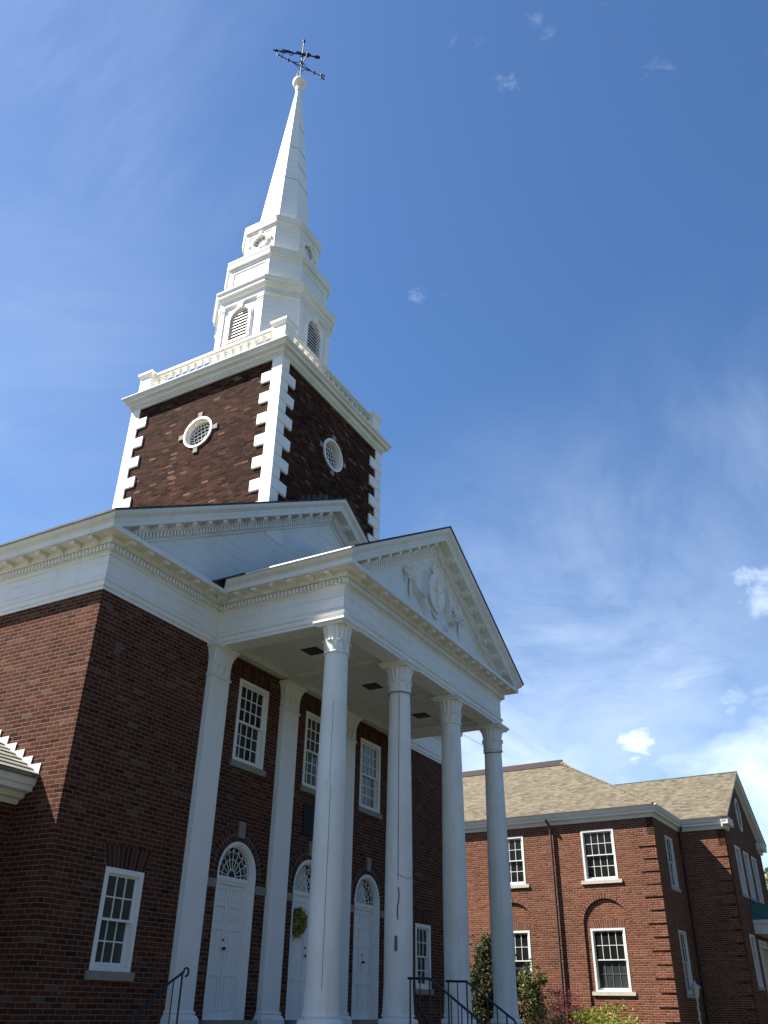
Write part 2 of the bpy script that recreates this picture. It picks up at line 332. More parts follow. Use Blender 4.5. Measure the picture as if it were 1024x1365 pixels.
# ------------------------------------------------------------------ mesh builder
class MB:
    def __init__(s): s.v = []; s.f = []
    def add(s, vs, fs):
        k = len(s.v); s.v += [tuple(x) for x in vs]; s.f += [tuple(i+k for i in f) for f in fs]; return s
    def box(s, x0, y0, z0, x1, y1, z1):
        return s.add([(x, y, z) for x in (x0, x1) for y in (y0, y1) for z in (z0, z1)],
                     [(0, 1, 3, 2), (4, 6, 7, 5), (0, 4, 5, 1), (2, 3, 7, 6), (0, 2, 6, 4), (1, 5, 7, 3)])
    def obox(s, c, a, b, d):
        c, a, b, d = map(Vector, (c, a, b, d))
        return s.add([c+i*a+j*b+k*d for i in (-1, 1) for j in (-1, 1) for k in (-1, 1)],
                     [(0, 1, 3, 2), (4, 6, 7, 5), (0, 4, 5, 1), (2, 3, 7, 6), (0, 2, 6, 4), (1, 5, 7, 3)])
    def prism(s, poly, vec):
        n = len(poly); vec = Vector(vec); p = [Vector(q) for q in poly]
        return s.add(p+[q+vec for q in p], [tuple(range(n))[::-1], tuple(range(n, 2*n))]+[(i, (i+1) % n, n+(i+1) % n, n+i) for i in range(n)])
    def loft(s, rings, closed=False, ring_closed=True, caps=True):
        n = len(rings[0]); m_ = len(rings); vs = [p for r in rings for p in r]; fs = []
        for i in range(m_ if closed else m_-1):
            for j in range(n if ring_closed else n-1):
                a, b = i*n+j, i*n+(j+1) % n; c, d = ((i+1) % m_)*n+(j+1) % n, ((i+1) % m_)*n+j
                fs.append((a, b, c, d))
        if caps and not closed and ring_closed:
            fs += [tuple(range(n))[::-1], tuple(range((m_-1)*n, m_*n))]
        return s.add(vs, fs)
    def lathe(s, prof, c=(0, 0, 0), n=32, caps=True):
        rings = [[(c[0]+r*math.cos(2*math.pi*k/n), c[1]+r*math.sin(2*math.pi*k/n), c[2]+z) for k in range(n)] for r, z in prof]
        return s.loft(rings, caps=caps)
    def tube(s, pts, r, n=8, closed=False):
        pts = [Vector(p) for p in pts]; rings = []; m_ = len(pts); prev = None
        for i, p in enumerate(pts):
            if closed: t = (pts[(i+1) % m_]-pts[i-1]).normalized()
            else: t = (pts[min(i+1, m_-1)]-pts[max(i-1, 0)]).normalized()
            a = Vector((0, 0, 1)) if abs(t.z) < .9 else Vector((1, 0, 0))
            if prev is not None: a = prev
            b = t.cross(a).normalized(); a = b.cross(t).normalized(); prev = a
            q = r[i] if isinstance(r, (list, tuple)) else r
            rings.append([p+a*q*math.cos(2*math.pi*k/n)+b*q*math.sin(2*math.pi*k/n) for k in range(n)])
        return s.loft(rings, closed=closed)
    def plate(s, outer, holes, fn, depth):
        """flat plate with holes; fn(u, v, d) gives a 3D point, d runs 0..depth"""
        loops = [outer]+list(holes)
        tris = tessellate_polygon([[Vector((u, v, 0)) for u, v in l] for l in loops])
        flat = [p for l in loops for p in l]; n = len(flat)
        fs = [tuple(t) for t in tris]+[tuple(i+n for i in t[::-1]) for t in tris]
        k = 0
        for l in loops:
            c = len(l)
            for i in range(c): fs.append((k+i, k+(i+1) % c, n+k+(i+1) % c, n+k+i))
            k += c
        return s.add([fn(u, v, 0) for u, v in flat]+[fn(u, v, depth) for u, v in flat], fs)
    def xf(s, mtx):
        s.v = [tuple(mtx @ Vector(p)) for p in s.v]; return s
    def build(s, name, mat, parent=None, loc=(0, 0, 0), rot=0, smooth=False, uvoff=(0, 0)):
        me = bpy.data.meshes.new(name); bm = bmesh.new()
        vs = [bm.verts.new(p) for p in s.v]
        for f in s.f:
            try: bm.faces.new([vs[i] for i in f])
            except ValueError: pass
        bmesh.ops.recalc_face_normals(bm, faces=bm.faces)
        uvl = bm.loops.layers.uv.new('UVMap')
        for f in bm.faces:
            nn = f.normal; f.smooth = smooth
            if abs(nn.z) > .93: t = Vector((1, 0, 0)); b = Vector((0, 1, 0))
            else:
                t = Vector((0, 0, 1)).cross(nn).normalized()
                if t.x < -.01 or (abs(t.x) <= .01 and t.y < 0): t = -t
                b = t.cross(nn);  b = -b if b.z < 0 else b
            for l in f.loops:
                l[uvl].uv = (l.vert.co.dot(t)+uvoff[0], l.vert.co.dot(b)+uvoff[1])
        bm.to_mesh(me); bm.free()
        me.materials.append(mat)
        o = bpy.data.objects.new(name, me); COL.objects.link(o)
        o.parent = parent; o.location = loc; o.rotation_euler = (0, 0, rot)
        if smooth: me.set_sharp_from_angle(angle=R(38))
        return o
def tag(o, label=None, cat=None, group=None, kind=None):
    for k, v in (('label', label), ('category', cat), ('group', group), ('kind', kind)):
        if v: o[k] = v
    return o
def empty(name, loc, rot=0):
    o = bpy.data.objects.new(name, None); COL.objects.link(o); o.location = loc; o.rotation_euler = (0, 0, rot); o.empty_display_size = .3; return o
def dup(o, parent, loc=None, rot=None):
    c = o.copy(); COL.objects.link(c); c.parent = parent
    if loc is not None: c.location = loc
    if rot is not None: c.rotation_euler = (0, 0, rot)
    for ch in list(o.children): dup(ch, c)
    return c
def miter(path, o, closed=False):
    """offset a plan path to its right hand side by o"""
    n = len(path); res = []
    for i, p in enumerate(path):
        p = Vector(p)
        def nrm(a, b):
            d = (Vector(b)-Vector(a)).normalized(); return Vector((d.y, -d.x))
        n1 = nrm(path[i-1], path[i]) if (i > 0 or closed) else None
        n2 = nrm(path[i], path[(i+1) % n]) if (i < n-1 or closed) else None
        if n1 is None: n1 = n2
        if n2 is None: n2 = n1
        mm = (n1+n2); mm = mm/(mm.length_squared/2) if mm.length > 1e-6 else n1
        res.append(p+mm*o)
    return res
def sweep(mb, path, prof, closed=False, sub=None):
    cols = [miter(path, o, closed) for o, z in prof]
    rings = [[(cols[j][i].x, cols[j][i].y, prof[j][1]) for j in range(len(prof))] for i in range(len(path))]
    if sub: rings = rings[sub[0]:sub[1]]
    return mb.loft(rings, closed=closed)

# ------------------------------------------------------------------ key measures (metres, z = 0 at the photographer's eye)
GZ = -1.6
P0, P1, D = 2.826, 9.926, 2.747
CX = 6.376; WM = 2*CX; LEN = 19.0
FLOOR = -.33
S1, S2 = .5925, .5665            # pediment slopes
ZC = 6.789

# ------------------------------------------------------------------ the ground
gm = MB()
gm.add([(-900, -900, GZ), (900, -900, GZ), (900, 900, GZ), (-900, 900, GZ)], [(0, 1, 2, 3)])
tag(gm.build('ground', M['lawn']), kind='structure')
pm = MB(); pm.add([(5.3, -9, GZ+.012), (7.5, -9, GZ+.012), (7.5, -4.9, GZ+.012), (5.3, -4.9, GZ+.012)], [(0, 1, 2, 3)])
tag(pm.build('path', M['paving']), kind='structure')
rm = MB(); rm.add([(-300, -44, GZ+.006), (300, -44, GZ+.006), (300, -36, GZ+.006), (-300, -36, GZ+.006)], [(0, 1, 2, 3)])
tag(rm.build('road', M['asphalt']), kind='structure')

# ------------------------------------------------------------------ the church
church = empty('church', (CX, 0, GZ))
tag(church, 'red brick church with white columned portico, square brick tower and tall white steeple', 'church')
OFF = (-CX, 0, -GZ)
def part(mb, name, mat, parent=None, **k):
    """mesh given in world coordinates; a part of the church, or a sub-part of one"""
    if parent is None or parent is church: return mb.build(name, mat, church, OFF, **k)
    return mb.build(name, mat, parent, (0, 0, 0), **k)
def arch_pts(cx, r, z0, zs, n=28):
    return [(cx-r, z0)]+[(cx-r*math.cos(math.pi*k/n), zs+r*math.sin(math.pi*k/n)) for k in range(n+1)]+[(cx+r, z0)]
def rect(x0, x1, z0, z1): return [(x0, z0), (x1, z0), (x1, z1), (x0, z1)]
def circ(cx, cz, r, n=40): return [(cx+r*math.cos(2*math.pi*k/n), cz+r*math.sin(2*math.pi*k/n)) for k in range(n)]

BAY = 2.277
DOORX = (CX-2.262, CX, CX+2.262)
WX = (CX-2.262, CX, CX+2.262)
UP = dict(w=.93, z0=3.83, z1=5.36)
LOWX = (1.465, 2*CX-1.465-.02); LOW = dict(w=.79, z0=.39, z1=1.72)
DR, DZ0, DZS = .535, -.2, 1.96
holes = [rect(x-UP['w']/2, x+UP['w']/2, UP['z0'], UP['z1']) for x in WX]
holes += [rect(x-LOW['w']/2, x+LOW['w']/2, LOW['z0'], LOW['z1']) for x in LOWX]
holes += [arch_pts(x, DR, DZ0, DZS) for x in DOORX]
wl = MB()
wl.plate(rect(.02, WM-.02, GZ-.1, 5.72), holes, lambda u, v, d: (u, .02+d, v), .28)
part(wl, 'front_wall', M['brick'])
wl = MB()
wl.plate([(.3, GZ-.1), (LEN, GZ-.1), (LEN, 5.72), (.3, 5.72)], [], lambda u, v, d: (.02+d, u, v), .28)
part(wl, 'side_wall', M['brick'])
wl = MB(); wl.box(WM-.3, .3, GZ-.1, WM-.02, LEN, 5.72); wl.box(.3, LEN-.28, GZ-.1, WM-.3, LEN, 5.72)
part(wl, 'rear_wall', M['brick'])
inn = MB(); inn.box(.35, .9, GZ, WM-.35, 1.0, 5.7)
part(inn, 'vestibule_wall', M['dark'])

# entablature: swept round the main block and the portico
PATH = [(0, LEN), (0, 0), (P0, 0), (P0, -D), (P1, -D), (P1, 0), (WM, 0), (WM, LEN)]
prof = [(-.38, 5.70), (0, 5.696), (0, 5.758), (.014, 5.762), (.014, 5.838), (.03, 5.846), (.042, 5.866), (.042, 5.880), (0, 5.890), (0, 6.295), (.022, 6.322), (.03, 6.345),
        (.05, 6.352), (.05, 6.470), (.10, 6.478), (.125, 6.505), (.13, 6.578), (.335, 6.578), (.348, 6.566), (.348, 6.640), (-.38, 6.64)]
e = MB(); sweep(e, PATH, prof)
ent = part(e, 'entablature', M['white_frieze'])
cy = [(.15, 6.640), (.345, 6.643), (.352, 6.668), (.375, 6.690), (.41, 6.715), (.43, 6.750), (.44, 6.789), (.15, 6.789)]
for sb in ((0, 2), (2, 4), (4, 6), (6, 8)):
    e = MB(); sweep(e, PATH, cy, sub=sb); part(e, 'eave_moulding', M['white_worn'], ent)
def seg_items(path, o, step, i):
    a = miter(path, o)[i]; b = miter(path, o)[i+1]; d = b-a; L = d.length; n = max(1, round(L/step)); d.normalize()
    return [(a+d*(L*(k+.5)/n), d, Vector((d.y, -d.x))) for k in range(n)]
DENT = MB(); dent0 = None; dent_n = 0      # the hundred nearest dentils are parts, the rest one mesh
d1 = MB(); d1.box(-.025, -.025, -.042, .025, .025, .042)
for i in (1, 2, 0, 3, 4, 5):
    for q, (p, d, nn) in enumerate(seg_items(PATH, .075, .080, i) if i else seg_items(PATH, .075, .080, i)[::-1]):
        if i == 0 and p.y > 12: continue
        if dent_n < 100 and (i in (1, 2) or (i == 0 and q < 14) or i == 3):
            dent_n += 1; L_ = (p.x, p.y, 6.412); rz = math.atan2(d.y, d.x)
            if dent0 is None: dent0 = d1.build('dentil', M['white'], ent, L_, rz)
            else: dup(dent0, ent, L_, rz)
        else: DENT.obox((p.x, p.y, 6.412), (d.x*.025, d.y*.025, 0), (nn.x*.025, nn.y*.025, 0), (0, 0, .042))
mdm = MB()
mp = [(.128, 6.577), (.302, 6.577), (.304, 6.520), (.285, 6.506), (.255, 6.510), (.225, 6.520), (.17, 6.505), (.128, 6.488)]
mdm.prism([(-.05, -o, z-6.5) for o, z in mp], (.10, 0, 0))
mod0 = None
for i in range(6):
    pts = seg_items(PATH, 0.0, .405, i)
    for p, d, nn in pts:
        if i == 0 and p.y > 9: continue
        if i == 5 and p.x > 11.5: continue
        rz = math.atan2(d.y, d.x)
        if mod0 is None:
            mod0 = mdm.build('modillion', M['white'], ent, (p.x, p.y, 6.5), rz)
        else: dup(mod0, ent, (p.x, p.y, 6.5), rz)
# corner modillions on the diagonals are left to the mitre

# raking cornices and tympana
rprof = [(-.05, 0.0), (.44, 0.0), (.43, .045), (.41, .085), (.375, .120), (.352, .150), (.346, .2035), (.338, .205), (.338, .288), (.325, .30), (.135, .292), (.128, .375), (.11, .40), (.055, .405),
         (.055, .520), (.035, .53), (.028, .575), (.006, .60), (-.05, .60)]
def rake(x_lo, slope, y0, name, nm):
    mb = MB(); mo = MB(); dt = MB()
    apex = ZC+(CX-(x_lo-.44))*slope
    def zl(x): return ZC+(x-(x_lo-.44))*slope
    items = []
    for sgn in (1, -1):
        lo, hi = [], []
        for o, dv in rprof:
            xe = x_lo-max(o, 0) if dv < .204 else x_lo-.44+(6.625+dv-ZC)/slope
            xe = max(xe, x_lo-max(o, 0))
            X = xe if sgn == 1 else 2*CX-xe
            lo.append((X, y0-o, zl(xe)-dv)); hi.append((CX, y0-o, apex-dv))
        mb.loft([lo, hi])
        x = x_lo+.22
        while x < CX-.06:
            z = zl(x)-.41
            h = .025
            pts = [(-h, .012), (h, .012), (h, -.098), (-h, -.098)]
            q = []
            for yy in (y0-.105, y0-.05):
                for a, b in pts: q.append(((x+a) if sgn == 1 else 2*CX-(x+a), yy, z+b+a*slope))
            dt.add(q, [(0, 1, 2, 3), (4, 7, 6, 5), (0, 4, 5, 1), (1, 5, 6, 2), (2, 6, 7, 3), (3, 7, 4, 0)])
            x += .080
        x = x_lo+.30
        while x < CX-.1:
            items.append((sgn, x)); x += .405
    rk = part(mb, name, M['white_worn'])
    DENT.add(dt.v, dt.f)
    mp2 = [(.13, .28), (.302, .28), (.304, .352), (.285, .366), (.255, .362), (.225, .352), (.17, .368), (.13, .385)]
    for sgn in (1, -1):
        mm = MB()
        for k in (-.05, .05): mm.v += [(k, -o, -dv+.3+k*slope*sgn) for o, dv in mp2]
        c = len(mp2); mm.f = [tuple(range(c)), tuple(range(c, 2*c))[::-1]]+[(i, (i+1) % c, c+(i+1) % c, c+i) for i in range(c)]
        pr = None
        for s_, x in items:
            if s_ != sgn: continue
            X = x if sgn == 1 else 2*CX-x
            L = (X, y0, zl(x)-.3)
            if pr is None: pr = mm.build('modillion', M['white'], rk, L)
            else: dup(pr, rk, L)
    return apex, zl
apexP, zP = rake(P0, S1, -D, 'portico_raking_cornice', 0)
apexM, zM = rake(0.0, S2, 0.0, 'main_raking_cornice', 1)
t = MB(); t.prism([(P0-.1, -D+.0005, 6.60), (P1+.1, -D+.0005, 6.60), (CX, -D+.0005, apexP-.3)], (0, .2, 0))
tymp = part(t, 'portico_tympanum', M['white_tym'])
t = MB(); t.prism([(-.1, .0005, 6.60), (WM+.1, .0005, 6.60), (CX, .0005, apexM-.3)], (0, .2, 0))
part(t, 'main_tympanum', M['white_tym'])
# roofs: thin slabs with a dark drip edge
def gable_roof(x_lo, slope, ya, yb, name):
    mb = MB(); ed = MB()
    for s in (1, -1):
        f = lambda x: x if s == 1 else 2*CX-x
        xe = x_lo-.465; ze = ZC-.025*slope
        za = ze+(CX-xe)*slope
        q = [(f(xe), ya, ze+.006), (f(CX), ya, za+.006), (f(CX), yb, za+.006), (f(xe), yb, ze+.006)]
        mb.prism(q, (0, 0, .035))
    r_ = part(mb, name, M['roof'])
    return r_
gable_roof(P0, S1, -D-.46, .0, 'portico_roof')
gable_roof(0, S2, -.46, LEN+.4, 'main_roof')
# bright metal drip along the portico eave
b = MB(); b.box(P0-.472, -D-.40, ZC-.012, P0-.445, -.9, ZC+.012)
part(b, 'eave_drip', M['flash'])

# pediment relief on the tympanum: bouquets, swags and a cartouche with a cross
YR = -D-.004
def rel(pts, r, flat=.6):
    mb = MB(); P = []
    for i in range(len(pts)-1):
        p0 = Vector(pts[max(i-1, 0)]); p1 = Vector(pts[i]); p2 = Vector(pts[i+1]); p3 = Vector(pts[min(i+2, len(pts)-1)])
        for k in range(5):
            tt = k/5; P.append(.5*((2*p1)+(p2-p0)*tt+(2*p0-5*p1+4*p2-p3)*tt*tt+(3*p1-p0-3*p2+p3)*tt**3))
    P.append(Vector(pts[-1]))
    n = len(P); rad = [r*(.55+.45*math.sin(math.pi*min(1, max(0, (i+.6)/n)))) for i in range(n)]
    mb.tube([(CX+p.x, YR-.034, p.y) for p in P], [q*1.12 for q in rad], 8)
    return mb
def cat(*mbs):
    o = MB()
    for q in mbs: o.add(q.v, q.f)
    return o
def sph(c, r, nu=8, nv=12):
    vs = []; fs = []
    for i in range(nu+1):
        th = math.pi*i/nu
        for j in range(nv):
            ph = 2*math.pi*j/nv; vs.append((c[0]+r*math.sin(th)*math.cos(ph), c[1]+r*math.sin(th)*math.sin(ph), c[2]+r*math.cos(th)))
    for i in range(nu):
        for j in range(nv): fs.append((i*nv+j, i*nv+(j+1) % nv, (i+1)*nv+(j+1) % nv, (i+1)*nv+j))
    return vs, fs
shield = [(.05, 8.12), (-.16, 8.02), (-.31, 7.80), (-.31, 7.60), (-.21, 7.40), (-.04, 7.27), (.05, 7.24), (.14, 7.27), (.31, 7.40), (.41, 7.60), (.41, 7.80), (.26, 8.02), (.05, 8.12)]
rmb = MB()
rmb.tube([(CX+x, YR-.055, z) for x, z in shield], .026, 8)
rmb.prism([(CX+.05+(x-.05)*.97, YR, 7.66+(z-7.66)*.97) for x, z in shield[:-1]], (0, -.055, 0))
part(rmb, 'cartouche', M['white'], tymp)
cr = MB(); cr.box(CX+.025, YR-.115, 7.34, CX+.08, YR-.05, 7.98); cr.box(CX-.08, YR-.113, 7.725, CX+.185, YR-.05, 7.78)
part(cr, 'cross', M['white'], tymp)
random.seed(3)
def bouquet(cx, cz, sg):
    o = MB()
    for k in range(24):
        a = random.uniform(-.35, math.pi+.35); d = random.uniform(.03, .25)
        x, z = cx+d*math.cos(a)*1.05, cz+.06+d*math.sin(a)*.85
        c0 = (CX+x, YR-.05, z); o.add(*sph(c0, random.uniform(.020, .040), 5, 7))
        for q in range(4):
            b_ = random.uniform(0, 6.28); o.add(*sph((c0[0]+.03*math.cos(b_), YR-.03, c0[2]+.03*math.sin(b_)), .014, 4, 6))
    for k in range(12):
        a = -.5+(math.pi+1.0)*k/11; l = random.uniform(.24, .36)
        q = rel([(cx, cz), (cx+l*.55*math.cos(a), cz+.03+l*.55*math.sin(a)), (cx+l*math.cos(a+.35), cz+l*math.sin(a+.35))], .013); o.add(q.v, q.f)
    for dx, l, r_ in ((0, .47, .020), (.03*sg, .36, .014), (-.03*sg, .30, .012)):
        q = rel([(cx, cz), (cx+dx, cz-l*.5), (cx+dx*1.4, cz-l)], r_); o.add(q.v, q.f)
    return o
for bx_, sg in ((-1.13, 1), (1.23, -1)):
    part(bouquet(bx_, 7.52, sg), 'bouquet', M['white'], tymp, smooth=True)
for sd in (-1, 1):
    f = lambda L, k: [(.05+sd*(x+k*.012), z-k*.034*math.sin(math.pi*min(1, max(0, (1.15-x)/.72)))) for x, z in L]
    o = MB()
    U = [(1.10, 7.53), (1.04, 7.45), (.98, 7.40), (.90, 7.37), (.82, 7.36), (.74, 7.38), (.67, 7.43), (.61, 7.52), (.57, 7.63), (.535, 7.76), (.50, 7.90), (.47, 8.02)]
    Lw = [(1.15, 7.49), (1.11, 7.39), (1.04, 7.31), (.94, 7.25), (.83, 7.22), (.71, 7.23), (.60, 7.28), (.51, 7.38), (.46, 7.52), (.44, 7.68), (.43, 7.84), (.43, 8.00)]
    X_ = lambda p, d_: (CX+.05+sd*p[0], YR-d_, p[1])
    rings = []
    for u_, l_ in zip(U, Lw):
        row = []
        for k in range(9):
            t_ = k/8; p = (u_[0]*(1-t_)+l_[0]*t_, u_[1]*(1-t_)+l_[1]*t_)
            row.append(X_(p, .006 if k in (0, 8) else (.100 if k % 2 else .032)))
        rings.append(row+[X_(l_, -.01), X_(u_, -.01)])
    o.loft(rings)
    U2 = [(.80, 7.25), (.68, 7.24), (.56, 7.20), (.46, 7.13), (.40, 7.04)]; L2 = [(.76, 7.19), (.66, 7.13), (.56, 7.05), (.50, 6.98), (.50, 6.94)]
    rings = []
    for u_, l_ in zip(U2, L2):
        row = [X_((u_[0]*(1-k/6)+l_[0]*k/6, u_[1]*(1-k/6)+l_[1]*k/6), .006 if k in (0, 6) else (.085 if k % 2 else .028)) for k in range(7)]
        rings.append(row+[X_(l_, -.01), X_(u_, -.01)])
    o.loft(rings)
    part(o, 'drapery_swag', M['white'], tymp, smooth=True)
o = MB()
for k in range(7):
    a = math.pi*(.08+.84*k/6); l = .20 if k % 2 else .26
    q = rel([(.05+.06*math.cos(a), 8.10+.03*math.sin(a)), (.05+l*.6*math.cos(a), 8.12+l*.55*math.sin(a)), (.05+l*math.cos(a-.25), 8.12+l*math.sin(a-.25))], .020); o.add(q.v, q.f)
for k in range(16): o.add(*sph((CX+.05+random.uniform(-.26, .26), YR-.03, 8.05+random.uniform(-.05, .10)), random.uniform(.016, .032), 5, 7))
q = rel([(-.14, 7.22), (.05, 7.13), (.24, 7.22)], .022); o.add(q.v, q.f); q = rel([(-.10, 7.16), (.05, 7.09), (.20, 7.16)], .014); o.add(q.v, q.f)
part(o, 'crest', M['white'], tymp, smooth=True)

# portico ceiling with beams and vents
c = MB()
c.box(P0+.38, -D+.38, 5.83, P1-.38, -.0, 5.90)
ceil = part(c, 'portico_ceiling', M['cream'])
c = MB()
for x in (CX-BAY/2, CX+BAY/2): c.box(x-.20, -D+.385, 5.775, x+.20, -.005, 5.8295)
c.box(P0+.385, -.16, 5.73, P1-.385, .015, 5.8285)
part(c, 'ceiling_beam', M['cream'], ceil)
c = MB()
for y in (-2.0, -1.95, ): pass
for x in (CX-BAY, CX, CX+BAY):
    v = MB(); v.box(x-.17, -1.47, 5.818, x+.17, -1.13, 5.8298)
    for k in range(6): v.box(x-.155, -1.455+k*.054, 5.812, x+.155, -1.455+k*.054+.03, 5.8178)
    part(v, 'ceiling_vent', M['vent'], ceil)

# columns
COLX = [P0+.136+(P1-P0-.272)*k/3 for k in range(4)]
CY = -D+.188
def capital_mb(rn=.196):
    o = MB()
    o.lathe([(rn+.002, 5.12), (rn+.022, 5.13), (rn+.026, 5.15), (rn+.018, 5.168), (rn-.004, 5.172), (rn-.004, 5.30), (rn, 5.42), (rn+.012, 5.50), (rn+.035, 5.565), (rn+.06, 5.605)], (0, 0, 0), 40)
    for k in range(16):      # tall water leaves
        a = 2*math.pi*(k+.5)/16; ca, sa = math.cos(a), math.sin(a)
        rings = []
        for z, r, wd in ((5.17, rn+.002, .034), (5.34, rn+.007, .036), (5.45, rn+.015, .037), (5.53, rn+.032, .038), (5.585, rn+.058, .034), (5.600, rn+.072, .018)):
            c0 = Vector((ca*r, sa*r, z)); tn = Vector((-sa, ca, 0))
            n_ = Vector((ca, sa, 0))
            rings.append([c0-tn*wd-n_*.008, c0-tn*wd*.3+n_*.006, c0+n_*.011, c0+tn*wd*.3+n_*.006, c0+tn*wd-n_*.008, c0-n_*.03])
        o.loft(rings)
    for k in range(8):       # curled acanthus leaves
        a = 2*math.pi*k/8; ca, sa = math.cos(a), math.sin(a)
        rings = []
        for z, r, wd in ((5.17, rn+.006, .062), (5.24, rn+.010, .066), (5.30, rn+.016, .060), (5.34, rn+.032, .050), (5.352, rn+.050, .040), (5.338, rn+.058, .028), (5.322, rn+.050, .014)):
            c0 = Vector((ca*r, sa*r, z)); tn = Vector((-sa, ca, 0)); n_ = Vector((ca, sa, 0))
            rings.append([c0-tn*wd, c0-tn*wd*.45+n_*.010, c0+n_*.004, c0+tn*wd*.45+n_*.010, c0+tn*wd, c0-n_*.016])
        o.loft(rings)
    return o
def abacus(o, h0, h1, z0=5.605, z1=5.6955):
    def r4(h, z): return [(-h, -h, z), (h, -h, z), (h, h, z), (-h, h, z)]
    o.loft([r4(h0, z0), r4(h0+.004, z0+.02), r4(h1-.02, z0+.045), r4(h1, z0+.055), r4(h1, z1)])
    return o
sh = MB()
nseg = 14; z0, z1 = -.08, 5.12; pr = []
for i in range(nseg+1):
    tt = i/nseg; rr_ = .236-(.236-.194)*max(0, (tt-.28)/.72)**1.45
    pr.append((rr_+(.018*(1-tt*nseg/1) if tt*nseg < 1 else 0), z0+(z1-z0)*tt))
sh.lathe(pr, n=44)
bs = MB()
bs.lathe([(.262, -.08), (.268, -.095), (.262, -.115), (.246, -.12), (.246, -.135), (.29, -.14), (.318, -.165), (.322, -.19), (.312, -.218), (.285, -.235)], n=44)
bs.box(-.33, -.33, FLOOR, .33, .33, -.2352)
cap = capital_mb()
colo = sh.build('column', M['column_white'], church, (COLX[0]-CX, CY, -GZ), smooth=True)
cpo = cap.build('capital', M['white'], colo, smooth=True)
abacus(MB(), .265, .312).build('abacus', M['white'], colo)
bs.build('column_base', M['white'], colo, smooth=True)
colo['label'] = 'leftmost portico column with a long hairline crack'
for k in (1, 2, 3):
    d = dup(colo, church, (COLX[k]-CX, CY, -GZ)); del d['label']
    cols_k = d
# pilasters
PX = COLX
pl = MB(); pl.box(-.26, -.09, -.08, .26, .018, 5.12)
plo = pl.build('pilaster', M['white_clean'], church, (PX[0]-CX, 0, -GZ))
pc = MB()
def r4y(hx, y, z): return [(-hx, .017, z), (hx, .017, z), (hx, -y, z), (-hx, -y, z)]
pc.loft([r4y(.285, .115, 5.12), r4y(.285, .115, 5.15), r4y(.262, .092, 5.165), r4y(.262, .094, 5.36), r4y(.268, .10, 5.46), r4y(.288, .125, 5.55), r4y(.31, .155, 5.605)])
for k in range(7):
    x = -.225+k*.075
    pc.loft([[(x-.03, -y+.012, z), (x, -y-.008, z), (x+.03, -y+.012, z), (x, -y+.03, z)] for y, z in ((.094, 5.37), (.105, 5.45), (.135, 5.53), (.155, 5.59), (.168, 5.60))])
for x in (-.17, 0, .17):
    pc.loft([[(x-wd, -y+.01, z), (x, -y-.012, z), (x+wd, -y+.01, z), (x, -y+.03, z)] for y, z, wd in ((.098, 5.17, .07), (.11, 5.28, .075), (.125, 5.345, .06), (.142, 5.345, .04), (.138, 5.32, .02))])
pc.build('capital', M['white'], plo, smooth=True)
ab = MB(); ab.loft([r4y(.312, .165, 5.605), r4y(.316, .17, 5.63), r4y(.342, .20, 5.65), r4y(.347, .205, 5.66), r4y(.347, .205, 5.6955)])
ab.build('abacus', M['white'], plo)
pb = MB(); pb.loft([r4y(.335, .165, FLOOR), r4y(.335, .165, -.235), r4y(.325, .155, -.234), r4y(.328, .158, -.19), r4y(.30, .13, -.14), r4y(.28, .11, -.135), r4y(.28, .11, -.12), r4y(.292, .122, -.1), r4y(.275, .105, -.08)])
pb.build('pilaster_base', M['white_clean'], plo)
for k in (1, 2, 3): dup(plo, church, (PX[k]-CX, 0, -GZ))
# hairline joint and drip stains that run down the first column, cables tied round the others
ck = MB()
def on_col(k, ang, z, r=None):
    tt = (z+.08)/5.2; rr_ = (.236-(.236-.194)*max(0, (tt-.28)/.72)**1.45)+.002
    if r: rr_ = r
    return (COLX[k]-CX*0+rr_*math.cos(ang), CY+rr_*math.sin(ang), z)
pts = []
random.seed(5)
for i in range(30):
    z = -.02+3.0*i/29; pts.append(on_col(0, R(213)+random.uniform(-.012, .012), z))
ck.tube(pts, .0028, 5)
ck.tube([on_col(0, R(208)+random.uniform(-.01, .01), 3.0+i*.12) for i in range(12)], .002, 5)
part(ck, 'shaft_crack', M['dark'])
cb = MB()
cb.tube([on_col(1, R(205), 5.10-i*.12) for i in range(28)], .006, 5)
cb.tube([on_col(1, R(190+i*10), 5.115+.01*math.sin(i), .225) for i in range(36)], .009, 6, closed=True)
cb.tube([on_col(1, R(205+i*9), 1.95-.06*math.sin(i/9*math.pi)) for i in range(10)], .005, 5)
cb.tube([on_col(1, R(206+3*math.sin(i*.9)), 1.75-i*.07) for i in range(8)], .012, 5)
cb.box(COLX[1]-.25, CY-.10, .80, COLX[1]-.23, CY-.06, 1.02)
tag(part(cb, 'conduit', M['cable']))
cb = MB()
cb.tube([on_col(3, R(190+i*10), 5.10-.05*math.cos(R(i*10)), .222) for i in range(36)], .010, 6, closed=True)
cb.tube([(COLX[3]-.2, CY+.05, 5.16), (COLX[3]-.9, CY+.6, 5.50), (COLX[3]-1.4, CY+1.0, 5.74)], .004, 5)
part(cb, 'conduit', M['cable'])
fx = MB(); fx.box(P1-.62, -.55, 5.55, P1-.45, -.30, 5.70); fx.box(P1-.58, -.50, 5.70, P1-.50, -.35, 5.83)
part(fx, 'porch_light', M['vent'])

